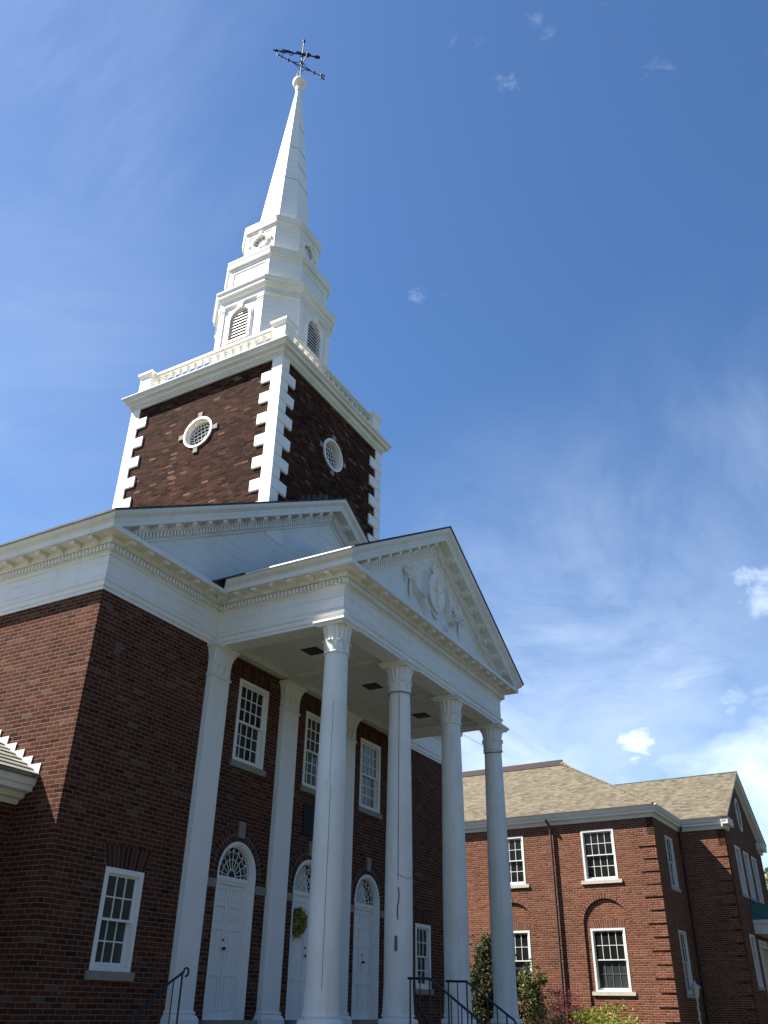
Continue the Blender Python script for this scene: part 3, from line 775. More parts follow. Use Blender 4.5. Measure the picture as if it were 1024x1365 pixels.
# ------------------------------------------------------------------ windows
def make_window(wd, h, cols, rows, glass, parent, loc, rot, brick=None, casing=.075, sillm=None, sill_over=.06, proud=.012, glass_low=None, low_mat=None, rev=.14, sash_gap=.05):
    """origin: bottom centre of the opening on the wall face, outside is -y"""
    hw = wd/2
    o = MB()
    o.plate(rect(-hw+.001, hw-.001, .001, h-.001), [rect(-hw+casing, hw-casing, casing*.8, h-casing)], lambda u, v, d: (u, -proud+d, v), .035)
    o.plate(rect(-hw+casing-.012, hw-casing+.012, casing*.8-.012, h-casing+.012), [rect(-hw+casing, hw-casing, casing*.8, h-casing)], lambda u, v, d: (u, -proud+.0352+d, v), rev)
    win = o.build('window', M['white_clean'] if brick is None else brick, parent, loc, rot)
    iw = hw-casing; zb, zt = casing*.8, h-casing; zm = (zb+zt)/2
    fr = .042
    for (a, b, y, gl, nm) in ((zm-.02, zt, .035, glass, 'upper_sash'), (zb, zm+.02, .035+sash_gap, glass_low or glass, 'lower_sash')):
        s = MB(); s.plate(rect(-iw, iw, a, b), [rect(-iw+fr, iw-fr, a+fr*(1.25 if y > .05 else .8), b-fr*.8)], lambda u, v, d: (u, y+d, v), .04)
        ax, bx, az, bz = -iw+fr, iw-fr, a+fr*(1.25 if y > .05 else .8), b-fr*.8
        for k in range(1, cols):
            x = ax+(bx-ax)*k/cols; s.box(x-.009, y+.004, az-.002, x+.009, y+.034, bz+.002)
        for k in range(1, rows):
            z = az+(bz-az)*k/rows; s.box(ax-.002, y+.006, z-.009, bx+.002, y+.032, z+.009)
        sa = s.build(nm, (M['white_clean'] if brick is None else brick), win)
        if low_mat and nm == 'lower_sash':
            q = MB()
            for k in range(1, cols):
                x = ax+(bx-ax)*k/cols; q.box(x-.0095, y+.0035, az, x+.0095, y+.0345, bz)
            for k in range(1, rows):
                z = az+(bz-az)*k/rows; q.box(ax, y+.0055, z-.0095, bx, y+.0325, z+.0095)
            q.build('screened_bars', low_mat, win)
        g = MB(); g.box(ax-.005, y+.018, az-.005, bx+.005, y+.026, bz+.005); g.build('pane', gl, win)
    sl_ = MB(); sl_.box(-hw-sill_over, -.05, -.11, hw+sill_over, .10, .0)
    sl_.build('sill', sillm or M['sill'], win)
    return win
WL = lambda x, y, z: (x-CX, y, z-GZ)
for i, x in enumerate(WX):
    gl = (M['glass'], M['glass_soft'], M['blinds'])[i]
    make_window(UP['w'], UP['z1']-UP['z0'], 4, 3, gl, church, WL(x, .02, UP['z0']), 0)
for i, x in enumerate(LOWX):
    make_window(LOW['w'], LOW['z1']-LOW['z0'], 3, 2, (M['glass_soft'], M['glass'])[i], church, WL(x, .02, LOW['z0']), 0)
def jack_arch(cx, z, wd, h, y, parent, mat, flare=.10):
    o = MB(); n = int(wd/.075)
    for k in range(n):
        a, b = k/n, (k+1)/n
        f = lambda s_, tt: cx+(s_-.5)*(wd+2*flare*tt)
        g = .0055
        q = [(f(a, 0)+g, y, z), (f(b, 0)-g, y, z), (f(b, 1)-g, y, z+h), (f(a, 1)+g, y, z+h)]
        o.prism(q, (0, .05, 0))
    ja = part(o, 'jack_arch', mat, parent)
    q = MB(); q.prism([(cx-wd/2, y+.0012, z+.001), (cx+wd/2, y+.0012, z+.001), (cx+wd/2+flare, y+.0012, z+h-.001), (cx-wd/2-flare, y+.0012, z+h-.001)], (0, .02, 0)); part(q, 'mortar_bed', M['mortar'], ja)
    return ja
for x in LOWX: jack_arch(x, LOW['z1']+.004, LOW['w'], .30, .0145, None, M['brick_unit'])
for x in WX: jack_arch(x, UP['z1']+.004, UP['w'], .28, .0145, None, M['brick_unit'], .03)

# ------------------------------------------------------------------ doors
def fan_half(cx, r, zs, n=24): return [(cx+r*math.cos(math.pi*k/n), zs+r*math.sin(math.pi*k/n)) for k in range(n+1)]
def leaf_mb(wd, h, flip=False):
    """door leaf: origin at hinge, spans +x, face at y=0"""
    o = MB(); st = .075
    hz = [(.10, .62), (.74, 1.30), (1.40, h-.34), (h-.28, h-.07)] if h > 1.9 else [(.1, .8), (.9, h-.1)]
    hs = [rect(st, wd-st, a, b) for a, b in hz]
    o.plate(rect(.004, wd-.005, 0, h), hs, lambda u, v, d: (u, d, v), .04)
    for a, b in hz:
        o.plate(rect(st, wd-st, a, b), [rect(st+.03, wd-st-.03, a+.03, b-.03)], lambda u, v, d: (u, .022+d, v), .015)
        o.box(st+.029, .010, a+.029, wd-st-.029, .03, b-.029)
    return o
def knob(parent, x, z, y=0):
    k = MB(); k.add(*sph((x, y-.045, z), .028, 8, 12)); k.tube([(x, y, z), (x, y-.04, z)], .012, 8)
    q = MB(); q.tube([(x, y+.001, z+.13), (x, y-.012, z+.13)], .018, 10); q.build('door_lock', M['brass'], parent, smooth=True)
    return k.build('door_knob', M['brass'], parent, smooth=True)
for i, x in enumerate(DOORX):
    ri = .445; zt = 1.80
    f = MB()
    # stepped arched surround
    f.plate(arch_pts(x, DR-.002, DZ0, DZS)[::1], [], lambda u, v, d: (u, 0, v), 0) if False else None
    def ring(ro, rin, y0, dep):
        f.plate(arch_pts(x, ro, DZ0+.001, DZS), [arch_pts(x, rin, DZ0+.004, DZS)], lambda u, v, d: (u, y0+d, v), dep)
    ring(DR-.002, DR-.04, .012, .03); ring(DR-.03, DR-.07, .034, .05); ring(DR-.055, ri, .075, .13)
    f.box(x-ri-.01, .125, zt, x+ri+.01, .185, zt+.125)          # transom
    f.box(x-ri-.01, .105, zt+.05, x+ri+.01, .1245, zt+.085)
    door = part(f, 'door', M['white_clean'])
    # fanlight bars
    fb = MB(); zc = zt+.125; rf = ri
    def arc(r, a0=0, a1=180, n=30, cz=zc, cx=x): return [(cx+r*math.cos(R(a0+(a1-a0)*k/n)), .14, cz+r*math.sin(R(a0+(a1-a0)*k/n))*((DZS+ri-zc)/ri)) for k in range(n+1)]
    fb.tube(arc(.105), .010, 6); fb.tube(arc(.265), .008, 6)
    for k in range(9):
        a = R(10+20*k); sy = (DZS+ri-zc)/ri
        fb.tube([(x+.105*math.cos(a), .14, zc+.105*math.sin(a)*sy), (x+(rf-.02)*math.cos(a), .14, zc+(rf-.02)*math.sin(a)*sy)], .0075, 6)
    for k in range(9):
        a = R(20*k+10); b2 = R(20*k-10 if k else 0)
        m0, m1 = R(20*k-10), R(20*k+10)
        if k == 0: m0 = R(-6)
        pts = []
        for q in range(9):
            u_ = m0+(m1-m0)*q/8; rr_ = rf-.015-.065*math.sin(math.pi*q/8)
            pts.append((x+rr_*math.cos(u_), .14, zc+rr_*math.sin(u_)*sy))
        fb.tube(pts, .007, 5)
    part(fb, 'fanlight_bars', M['white_clean'], door)
    g = MB(); gp = [(x+ri*math.cos(math.pi*k/24), .150, zc+ri*math.sin(math.pi*k/24)*((DZS+ri-zc)/ri)) for k in range(25)]
    g.prism(gp, (0, .01, 0)); part(g, 'fanlight_pane', M['glass'], door)
    if i > 0:
        g = MB(); gp = [(x-.13+.30*math.cos(math.pi*k/20), .147, zc+.50*math.sin(math.pi*k/20)**1.5) for k in range(21)]
        g.prism(gp, (0, .0025, 0)); part(g, 'painted_reflection', M['fan_reflection'], door)  # pale sheet before the pane, a reflection put in as colour
    lw, lh = ri-.002, zt-DZ0-.006
    for s in (-1, 1):
        L = leaf_mb(lw, lh)
        if s == 1: L.v = [(-a, b, c_) for a, b, c_ in L.v]
        ang = 0
        if i == 1 and s == -1: ang = R(-24)
        lo = L.build('door_leaf', M['white_clean'], door, (x+s*ri*.998, .15, DZ0+.002), ang)
        if i == 1 or (i == 2 and s == 1): pass
    hz = 1.02+DZ0
    if i == 0: kx = [x+.05-.10]
    if i == 1: kx = [x-.09]
    if i == 2: kx = [x+.05]
    kk = knob(door, kx[0], hz, .148 if i != 1 else -.02)
    if i == 1:
        pp = MB(); pp.box(x+.012, .118, hz-.10, x+.05, .15, hz+.12); part(pp, 'lock_plate', M['brass'], door)
    for z in (.1, .9, 1.55):
        hg = MB(); hg.tube([(x+ri-.006, .142, DZ0+z), (x+ri-.006, .142, DZ0+z+.09)], .011, 6); part(hg, 'hinge', M['white_clean'], door)
    # rowlock brick arch, keystone and impost blocks
    ba = MB(); n = 25
    for k in range(n):
        a0, a1 = math.pi*k/n+.009, math.pi*(k+1)/n-.009
        q = [(x+r_*math.cos(a_), .014, DZS+r_*math.sin(a_)) for r_, a_ in ((DR+.003, a0), (DR+.110, a0), (DR+.110, a1), (DR+.003, a1))]
        ba.prism(q, (0, .05, 0)); q = [(x+r_*math.cos(a_), .014, DZS+r_*math.sin(a_)) for r_, a_ in ((DR+.125, a0), (DR+.225, a0), (DR+.225, a1), (DR+.125, a1))]
        ba.prism(q, (0, .05, 0))
    part(ba, 'brick_arch', M['brick_unit'], door)
    q = MB(); hf = lambda r_: [(x+r_*math.cos(math.pi*k/30), DZS+r_*math.sin(math.pi*k/30)) for k in range(31)]
    q.plate(hf(DR+.224)+hf(DR+.004)[::-1], [], lambda u, v, d: (u, .0152+d, v), .02); part(q, 'mortar_bed', M['mortar'], door)
    ks = MB(); ks.prism([(x-.075, -.012, 2.56), (x+.075, -.012, 2.56), (x+.095, -.012, 2.83), (x-.095, -.012, 2.83)], (0, .08, 0)); part(ks, 'keystone', M['stone'], door)
    for s in (-1, 1):
        im = MB(); a, b_ = sorted((x+s*(DR+.015), x+s*(BAY/2-.265))); im.box(a, -.004, 1.70, b_, .05, 1.84); part(im, 'impost_block', M['stone'], door)
    ss = MB(); ss.box(x-DR-.06, -.22, FLOOR, x+DR+.06, .3, DZ0-.0005); part(ss, 'door_sill', M['sill'], door)
pq = MB(); pq.box(CX-.36, -.012, 2.92, CX+.36, .018, 3.49); part(pq, 'plaque', M['plaque'])

# stoop, stairs
st = MB()
st.box(P0-.25, -D-.35, GZ, P1+.25, .0, FLOOR-.0005)
stoop = part(st, 'porch_floor', M['concrete'])
s2 = MB(); nst = 7; rise = (FLOOR-GZ)/nst
for k in range(1, nst): s2.box(CX-1.85, -D-.35-.30*k, GZ, CX+1.85, -D-.35-.30*(k-1)-.0005, FLOOR-rise*k)
part(s2, 'front_steps', M['concrete'], stoop)
for s in (-1, 1):
    s3 = MB()
    for k in range(1, nst):
        a = (P1+.25+.28*(k-1)+.0005, P1+.25+.28*k) if s > 0 else (P0-.25-.28*k, P0-.25-.28*(k-1)-.0005)
        s3.box(a[0], -1.7, GZ, a[1], -.02, FLOOR-rise*k)
    part(s3, 'side_steps', M['concrete'], stoop)

# ------------------------------------------------------------------ the tower
TH = 2.395; TCX = CX; TY0 = .022; TCY = TY0+TH
tx0, tx1, ty0, ty1 = TCX-TH, TCX+TH, TY0, TY0+2*TH
t = MB()
t.plate([(ty0, 6.7), (ty1, 6.7), (ty1, 13.6), (ty0, 13.6)], [circ(TCY-.03, 12.07, .40)], lambda u, v, d: (tx0+d, u, v), .25)
t.plate(rect(tx0+.25, tx1-.25, 6.7, 13.6), [circ(TCX, 12.09, .40)], lambda u, v, d: (u, ty0+d, v), .25)
t.box(tx1-.25, ty0, 6.7, tx1, ty1, 13.6); t.box(tx0+.25, ty1-.25, 6.7, tx1-.25, ty1, 13.6)
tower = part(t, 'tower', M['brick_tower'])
dk = MB(); dk.box(tx0+.5, ty0+.5, 11, tx1-.5, ty1-.5, 13.2); part(dk, 'tower_core', M['dark'], tower)
# quoins, one strip per corner
QZ = [13.50-.306*k for k in range(17)]
def quoin_strip(cx, cy, sx, sy):
    o = MB(); e_ = .035
    zt = 13.565
    for k in range(16):
        zb_ = QZ[k+1]; top = zt if k == 0 else QZ[k]
        long = k % 2 == 1
        L1 = .555 if long else .265
        g = .010
        x0, x1 = sorted((cx-sx*e_, cx+sx*L1)); y0, y1 = sorted((cy-sy*e_, cy+sy*L1))
        # L-shaped block
        pts = [(cx-sx*e_, cy-sy*e_), (cx+sx*L1, cy-sy*e_), (cx+sx*L1, cy+sy*.03), (cx+sx*.03, cy+sy*.03), (cx+sx*.03, cy+sy*L1), (cx-sx*e_, cy+sy*L1)]
        ins = [(a+(cx+sx*.1-a)*0, b) for a, b in pts]
        o.prism([(a, b, zb_+g) for a, b in pts], (0, 0, top-zb_-2*g))
        pts2 = [(cx-sx*(e_-.026), cy-sy*(e_-.026)), (cx+sx*(L1-.008), cy-sy*(e_-.026)), (cx+sx*(L1-.008), cy+sy*.02), (cx+sx*.02, cy+sy*.02), (cx+sx*.02, cy+sy*(L1-.008)), (cx-sx*(e_-.026), cy+sy*(L1-.008))]
        o.prism([(a, b, zb_-g-.0002) for a, b in pts2], (0, 0, 2*g+.0004))
    return o
for cx, cy, sx, sy in ((tx0, ty0, 1, 1), (tx1, ty0, -1, 1), (tx0, ty1, 1, -1), (tx1, ty1, -1, -1)):
    part(quoin_strip(cx, cy, sx, sy), 'corner_quoins', M['white_clean'], tower)
# oculus windows
def oculus(fn, name='oculus_window'):
    """fn(u, v, d): u right, v up, d inward"""
    o = MB()
    def ringpl(ro, ri, d0, dep): o.plate(circ(0, 0, ro, 48), [circ(0, 0, ri, 48)[::-1]], lambda u, v, d: fn(u, v, d0+d), dep)
    ringpl(.445, .388, -.038, .06); ringpl(.398, .372, .0225, .20); ringpl(.374, .340, .15, .05)
    oc = part(o, name, M['white_clean'], tower)
    b_ = MB()
    for k in (-2, -1, 0, 1, 2):        # bowed lattice
        for sw in (0, 1):
            pts = []
            for q in range(15):
                s_ = -1+2*q/14; bow = .118*k*(1-.38*s_*s_)
                y = s_*math.sqrt(max(0, .335**2-(.118*k*.62)**2)); 
                u, v = (bow, y) if sw else (y, bow)
                a = R(12); u, v = u*math.cos(a)-v*math.sin(a), u*math.sin(a)+v*math.cos(a)
                pts.append(fn(u, v, .125))
            b_.tube(pts, .0095, 6)
    part(b_, name.replace('window', 'lattice'), M['white_clean'], tower)
    g = MB(); g.prism([fn(u, v, .150) for u, v in circ(0, 0, .36, 40)], Vector(fn(0, 0, .16))-Vector(fn(0, 0, .15)))
    part(g, 'oculus_pane', M['glass'], tower)
    for a in range(4):
        kb = MB(); ca, sa = math.cos(R(90*a)), math.sin(R(90*a))
        q = [(.455, -.06), (.455, .06), (.60, .07), (.60, -.07)]
        q = [fn(r_*ca-s_*sa, r_*sa+s_*ca, -.03) for r_, s_ in q]
        kb.prism(q, Vector(fn(0, 0, .05))-Vector(fn(0, 0, -.03))); part(kb, 'oculus_keystone', M['stone'], tower)
    n = 44
    for qd in range(4):
        rb = MB()
        for k in range(11*qd, 11*qd+11):
            if k % 11 in (0, 10): continue
            a0, a1 = 2*math.pi*k/n+.012, 2*math.pi*(k+1)/n-.012
            q = [fn(r_*math.cos(a_), r_*math.sin(a_), -.004) for r_, a_ in ((.458, a0), (.555, a0), (.555, a1), (.458, a1))]
            rb.prism(q, Vector(fn(0, 0, .03))-Vector(fn(0, 0, -.004)))
        part(rb, 'brick_ring', M['brick_unit'], tower)
oculus(lambda u, v, d: (tx0+d, TCY-.03-u, 12.07+v))
oculus(lambda u, v, d: (TCX+u, ty0+d, 12.09+v))
sq = [(tx0, ty0), (tx1, ty0), (tx1, ty1), (tx0, ty1)]
tp = [(-.3, 13.53), (.045, 13.53), (.05, 13.56), (.055, 13.635), (.09, 13.645), (.095, 13.70), (.115, 13.735), (.195, 13.745), (.20, 13.81), (.215, 13.825), (.25, 13.85), (.27, 13.880), (.27, 13.90), (-.3, 13.93)]
e = MB(); sweep(e, sq, tp, closed=True); tco = part(e, 'tower_cornice', M['white_worn'])
e = MB()
for i in range(4):
    a = Vector(miter(sq, .058, True)[i]); b_ = Vector(miter(sq, .058, True)[(i+1) % 4]); d = b_-a; L = d.length; d.normalize(); nn = Vector((d.y, -d.x)); n = round(L/.06)
    for k in range(n):
        p = a+d*(L*(k+.5)/n); e.obox((p.x+nn.x*.008, p.y+nn.y*.008, 13.60), (d.x*.017, d.y*.017, 0), (nn.x*.016, nn.y*.016, 0), (0, 0, .024))
DENT.add(e.v, e.f)
tag(part(DENT, 'dentil_course', M['white'], ent), kind='stuff')
# deck, balustrade
ins = .0
e = MB(); e.box(tx0+.02, ty0+.02, 13.90, tx1-.02, ty1-.02, 13.96); bal = part(e, 'balustrade_deck', M['white_worn'])
def rail_run(a, b):
    e = MB(); d = (Vector(b)-Vector(a)).normalized(); nn = Vector((d.y, -d.x, 0)); mid = (Vector(a)+Vector(b))/2; L = (Vector(b)-Vector(a)).length/2
    for zc_, hz_, hw_ in ((14.02, .06, .10), (14.655, .028, .085), (14.70, .028, .125)):
        e.obox((mid.x, mid.y, zc_), d*L, nn*hw_, (0, 0, hz_))
    part(e, 'balustrade_rail', M['white_worn'], bal)
    return d, L*2
bmb = MB(); bmb.lathe([(.05, 0), (.05, .03), (.03, .045), (.045, .08), (.062, .16), (.055, .24), (.032, .33), (.026, .42), (.04, .46), (.04, .49), (.052, .50), (.052, .545)], n=12)
bal0 = None
c_ = .20
cn = [(tx0+c_, ty0+c_), (tx1-c_, ty0+c_), (tx1-c_, ty1-c_), (tx0+c_, ty1-c_)]
for i in range(4):
    a, b_ = Vector((*cn[i], 0)), Vector((*cn[(i+1) % 4], 0)); d = (b_-a).normalized()
    a2, b2 = a+d*.21, b_-d*.21
    rail_run(a2, b2); L = (b2-a2).length; n = 16
    for k in range(n):
        p = a2+d*(L*(k+.5)/n)
        if bal0 is None: bal0 = bmb.build('baluster', M['white_worn'], bal, (p.x, p.y, 14.08), smooth=True)
        else: dup(bal0, bal, (p.x, p.y, 14.08))
    e = MB(); x, y = cn[i]
    e.box(x-.19, y-.19, 13.955, x+.19, y+.19, 14.70); e.box(x-.21, y-.21, 13.955, x+.21, y+.21, 14.06)
    q = lambda h, z: [(x-h, y-h, z), (x+h, y-h, z), (x+h, y+h, z), (x-h, y+h, z)]
    e.loft([q(.195, 14.64), q(.21, 14.66), q(.25, 14.72), q(.255, 14.74), q(.255, 14.79), q(.12, 14.83)])
    part(e, 'balustrade_pedestal', M['white_clean'], bal)

# ------------------------------------------------------------------ octagonal steeple stages
SX, SY = 6.385, 2.385
def octa(a, b): return [(SX+x, SY+y) for x, y in ((-a, -b), (-b, -a), (b, -a), (a, -b), (a, b), (b, a), (-b, a), (-a, b))]
def ring3(a, b, z): return [(x, y, z) for x, y in octa(a, b)]
FACES = [('W', lambda a: (lambda u, v, d: (SX-a+d, SY-u, v))), ('S', lambda a: (lambda u, v, d: (SX+u, SY-a+d, v))),
         ('E', lambda a: (lambda u, v, d: (SX+a-d, SY+u, v))), ('N', lambda a: (lambda u, v, d: (SX-u, SY+a-d, v)))]
def stage(a, b, z0, z1, hole, mat, name):
    mb = MB()
    for nm, F in FACES:
        mb.plate(rect(-b, b, z0, z1), [hole] if hole else [], F(a), .12)
    o8 = octa(a, b)
    for i in (0, 2, 4, 6):
        (x0_, y0_), (x1_, y1_) = o8[i], o8[i+1]
        n_ = Vector((y1_-y0_, -(x1_-x0_), 0)).normalized()
        mb.prism([(x0_, y0_, z0), (x1_, y1_, z0), (x1_, y1_, z1), (x0_, y0_, z1)], -n_*.1)
    return part(mb, name, mat)
A1, B1 = 1.474, .776
LZ0, LZS, LR = 15.82, 16.62, .345
lh = arch_pts(0, LR, LZ0, LZS, 20)
belf = stage(A1, B1, 13.93, 17.2, lh, M['white_boards'], 'louver_stage')
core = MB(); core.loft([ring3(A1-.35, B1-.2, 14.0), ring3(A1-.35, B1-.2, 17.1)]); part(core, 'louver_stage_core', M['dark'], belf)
for nm, F in FACES:
    f = F(A1)
    o = MB()
    o.plate(arch_pts(0, LR+.095, LZ0-.10, LZS, 20), [arch_pts(0, LR-.01, LZ0, LZS, 20)], lambda u, v, d: f(u, v, -.03+d), .06)
    o.plate(arch_pts(0, LR+.06, LZ0-.06, LZS, 20), [arch_pts(0, LR-.02, LZ0+.01, LZS, 20)], lambda u, v, d: f(u, v, -.05+d), .0195)
    o.plate([(-.075, LZS+LR-.02), (.075, LZS+LR-.02), (.10, 17.14), (-.10, 17.14)], [], lambda u, v, d: f(u, v, -.085+d), .12)
    lv = part(o, 'louver_frame', M['white_clean'], belf)
    o = MB(); n = 10
    for k in range(n):
        z = LZ0+.04+k*(LZS+LR-LZ0-.04)/n; h = z+.04
        wv = LR-.002 if h < LZS else math.sqrt(max(0.0, LR**2-(h-LZS)**2))-.004
        if wv < .04: continue
        p = [f(-wv, z, -.006), f(wv, z, -.006), f(wv, z+.044, .006), f(-wv, z+.044, .006), f(-wv, z+.004, .006), f(wv, z+.004, .006), f(wv, z+.046, .012), f(-wv, z+.046, .012)]
        o.add(p, [(0, 1, 2, 3), (4, 7, 6, 5), (0, 4, 5, 1), (3, 2, 6, 7), (0, 3, 7, 4), (1, 5, 6, 2)])
    part(o, 'louver_slats', M['white_clean'], belf)
    o = MB(); o.plate(arch_pts(0, LR+.05, LZ0-.05, LZS, 20), [], lambda u, v, d: f(u, v, .125+d), .02); part(o, 'louver_gap_shade', M['dark'], belf)  # black panel added behind the slats so the gaps look unlit
    # corner pilaster strips with little capitals
    for s in (-1, 1):
        o = MB()
        def bx(u0, u1, v0, v1, d0, d1): o.plate(rect(u0, u1, v0, v1), [], lambda u, v, d: f(u, v, d0+d), d1-d0)
        c0 = s*(B1-.095)
        bx(c0-.085, c0+.085, 14.0, 17.0, -.03, -.001); bx(c0-.10, c0+.10, 17.0, 17.04, -.045, -.001); bx(c0-.115, c0+.115, 17.06, 17.14, -.06, -.001)
        part(o, 'corner_strip', M['white_clean'], belf)
c1 = [(-.15, 17.14), (.025, 17.14), (.03, 17.17), (.06, 17.175), (.06, 17.21), (.03, 17.22), (.02, 17.225), (.02, 17.43), (.05, 17.45), (.075, 17.50), (.085, 17.54), (.135, 17.55), (.14, 17.63), (.15, 17.645), (.175, 17.69), (.18, 17.72), (.18, 17.745), (-.25, 17.80)]
e = MB(); sweep(e, octa(A1, B1), c1, closed=True); part(e, 'louver_stage_cornice', M['white_worn'], belf)
A2, B2 = 1.341, .711
drum = stage(A2, B2, 17.70, 18.78, None, M['white_boards'], 'drum_stage')
for nm, F in FACES:
    f = F(A2); o = MB()
    o.plate(rect(-B2+.004, B2-.004, 17.81, 18.74), [rect(-B2+.14, B2-.14, 17.90, 18.66)], lambda u, v, d: f(u, v, -.022+d), .0215)
    part(o, 'panel_frame', M['white_clean'], drum)
c2 = [(-.15, 18.70), (.02, 18.70), (.022, 18.76), (.045, 18.80), (.05, 18.86), (.09, 18.87), (.095, 18.96), (.10, 18.99), (.115, 19.05), (.124, 19.09), (.124, 19.116), (-.30, 19.17)]
e = MB(); sweep(e, octa(A2, B2), c2, closed=True); part(e, 'drum_cornice', M['white_worn'], drum)
A3, B3 = 1.028, .545
O3 = 20.05
lan = stage(A3, B3, 19.10, 20.5, circ(0, O3, .235, 32), M['white_boards'], 'lantern_stage')
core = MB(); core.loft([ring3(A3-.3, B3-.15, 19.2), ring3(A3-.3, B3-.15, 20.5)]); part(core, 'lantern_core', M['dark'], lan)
for nm, F in FACES:
    f = F(A3); o = MB()
    o.plate(circ(0, O3, .335, 36), [circ(0, O3, .235, 36)[::-1]], lambda u, v, d: f(u, v, -.035+d), .06)
    o.plate(circ(0, O3, .30, 36), [circ(0, O3, .25, 36)[::-1]], lambda u, v, d: f(u, v, -.055+d), .0195)
    for k in range(4):
        ca, sa = math.cos(R(90*k)), math.sin(R(90*k))
        o.plate([(r_*ca-s_*sa, O3+r_*sa+s_*ca) for r_, s_ in ((.25, -.04), (.25, .04), (.42, .05), (.42, -.05))], [], lambda u, v, d: f(u, v, -.07+d), .072)
    part(o, 'oculus_frame', M['white_clean'], lan)
    o = MB()
    for k in range(4):
        a = R(45*k); o.tube([f(.235*math.cos(a)*s, O3+.235*math.sin(a)*s, .03) for s in (-1, 1)], .014, 6)
    o.tube([f(.11*math.cos(2*math.pi*k/20), O3+.11*math.sin(2*math.pi*k/20), .03) for k in range(20)], .016, 6, closed=True)
    part(o, 'oculus_lattice', M['white_clean'], lan)
    for s in (-1, 1):
        o = MB(); c0 = s*(B3-.06); o.plate(rect(c0-.055, c0+.055, 19.17, 20.5), [], lambda u, v, d: f(u, v, -.02+d), .0195); part(o, 'corner_strip', M['white_clean'], lan)
c3 = [(-.15, 20.42), (.018, 20.42), (.02, 20.50), (.04, 20.53), (.045, 20.60), (.08, 20.61), (.085, 20.71), (.09, 20.74), (.10, 20.80), (.11, 20.835), (.11, 20.862), (-.30, 20.93)]
e = MB(); sweep(e, octa(A3, B3), c3, closed=True); part(e, 'lantern_cornice', M['white_worn'], lan)
e = MB(); e.loft([ring3(.80, .395, 20.88), ring3(.775, .375, 21.0), ring3(.765, .37, 21.3), ring3(.098, .041, 28.95), ring3(.095, .04, 29.0)])
spire = part(e, 'spire', M['white_spire'])
e = MB(); e.lathe([(.10, 28.88), (.135, 28.90), (.135, 28.94), (.105, 28.97), (.12, 29.12), (.13, 29.2)], (SX, SY, 0), 20)
part(e, 'spire_collar', M['white_clean'], spire, smooth=True)
e = MB(); e.add(*sph((SX, SY, 29.42), .255, 16, 24)); part(e, 'spire_ball', M['white_clean'], spire, smooth=True)
# open seams on the shaded faces of the spire
e = MB()
def spire_pt(z, fr, face):
    k = (z-21.3)/(28.95-21.3); a = .765+(.098-.765)*k; b = .37+(.041-.37)*k; o8 = octa(a+.003, b+.003)
    p, q = o8[face], o8[(face+1) % 8]; return (p[0]+(q[0]-p[0])*fr, p[1]+(q[1]-p[1])*fr, z)
random.seed(11)
for z, faces in ((26.6, (1,)), (25.2, (0, 1)), (23.4, (0, 1)), (24.3, (1,))):
    for fc in faces: e.tube([spire_pt(z+random.uniform(-.02, .02)+(.03*k if fc == 1 else 0)*-1, k/6, fc) for k in range(7)], .0055, 5)
part(e, 'spire_seams', M['vent'], spire)

# ------------------------------------------------------------------ stepped flashing where the roof meets the tower
e = MB()
for k in range(5):
    for s in (-1,):
        x = CX-.05-k*.24; zz = zM(x)+.03
        e.prism([(x-.24, ty0-.012, zz-.20), (x, ty0-.012, zz-.05), (x-.10, ty0-.012, zz+.26-.05), (x-.24, ty0-.012, zz+.10)], (0, .008, 0))
part(e, 'roof_flashing', M['lead'])

# ------------------------------------------------------------------ side porch at the left of the church
PX0 = -3.6
sp_ = MB()
sl2 = .585; ye, ze = .60, 2.80; yr = 3.2
def ppr(o, z): return (ye+.02-o, z)
pw = MB(); pw.box(PX0+.3, .95, GZ-.1, .018, 5.4, 2.62)
porch = part(pw, 'side_porch_wall', M['brick'])
pr_ = MB()
poly = [(.26, 2.56), (.26, 2.47), (.14, 2.47-.0), (.10, 2.52), (.02, 2.55), (.0, 2.66), (-.04, 2.70), (-.07, 2.76), (-.07, 2.79), (.30, 2.99)]
poly = [(.37, 2.50), (.37, 2.46), (.30, 2.46), (.27, 2.52), (.20, 2.535), (.17, 2.60), (.05, 2.615), (.04, 2.68), (.01, 2.70), (-.01, 2.77), (-.01, 2.795), (.37, 2.98)]
pr_.prism([(PX0, ye+y, z) for y, z in poly], (.016-PX0, 0, 0))
part(pr_, 'side_porch_cornice', M['white_worn'], porch)
pr2 = MB()
pr2.prism([(PX0-.1, ye-.05, ze-.005), (PX0-.1, yr, ze-.005+(yr-ye+.05)*sl2), (PX0-.1, yr, ze+.03+(yr-ye+.05)*sl2), (PX0-.1, ye-.05, ze+.03)], (.016-PX0+.1, 0, 0))
pr2.prism([(PX0-.1, 2*yr-ye+.05, ze-.005), (PX0-.1, yr, ze-.005+(yr-ye+.05)*sl2), (PX0-.1, yr, ze+.03+(yr-ye+.05)*sl2), (PX0-.1, 2*yr-ye+.05, ze+.03)], (.016-PX0+.1, 0, 0))
part(pr2, 'side_porch_roof', M['porch_shingle'], porch)
nrow = 11
pr3 = MB()      # shingle courses, each a thin lapped board
for k in range(nrow):
    y = ye-.05+k*.155; z = ze+.03+(y-ye+.05)*sl2
    pr3.prism([(PX0-.1, y, z+.002), (PX0-.1, y+.17, z+.17*sl2+.001), (PX0-.1, y+.17, z+.17*sl2+.006), (PX0-.1, y-.004, z+.022)], (.010-PX0+.1, 0, 0))
part(pr3, 'shingle_courses', M['porch_shingle'], porch)
fl = MB()
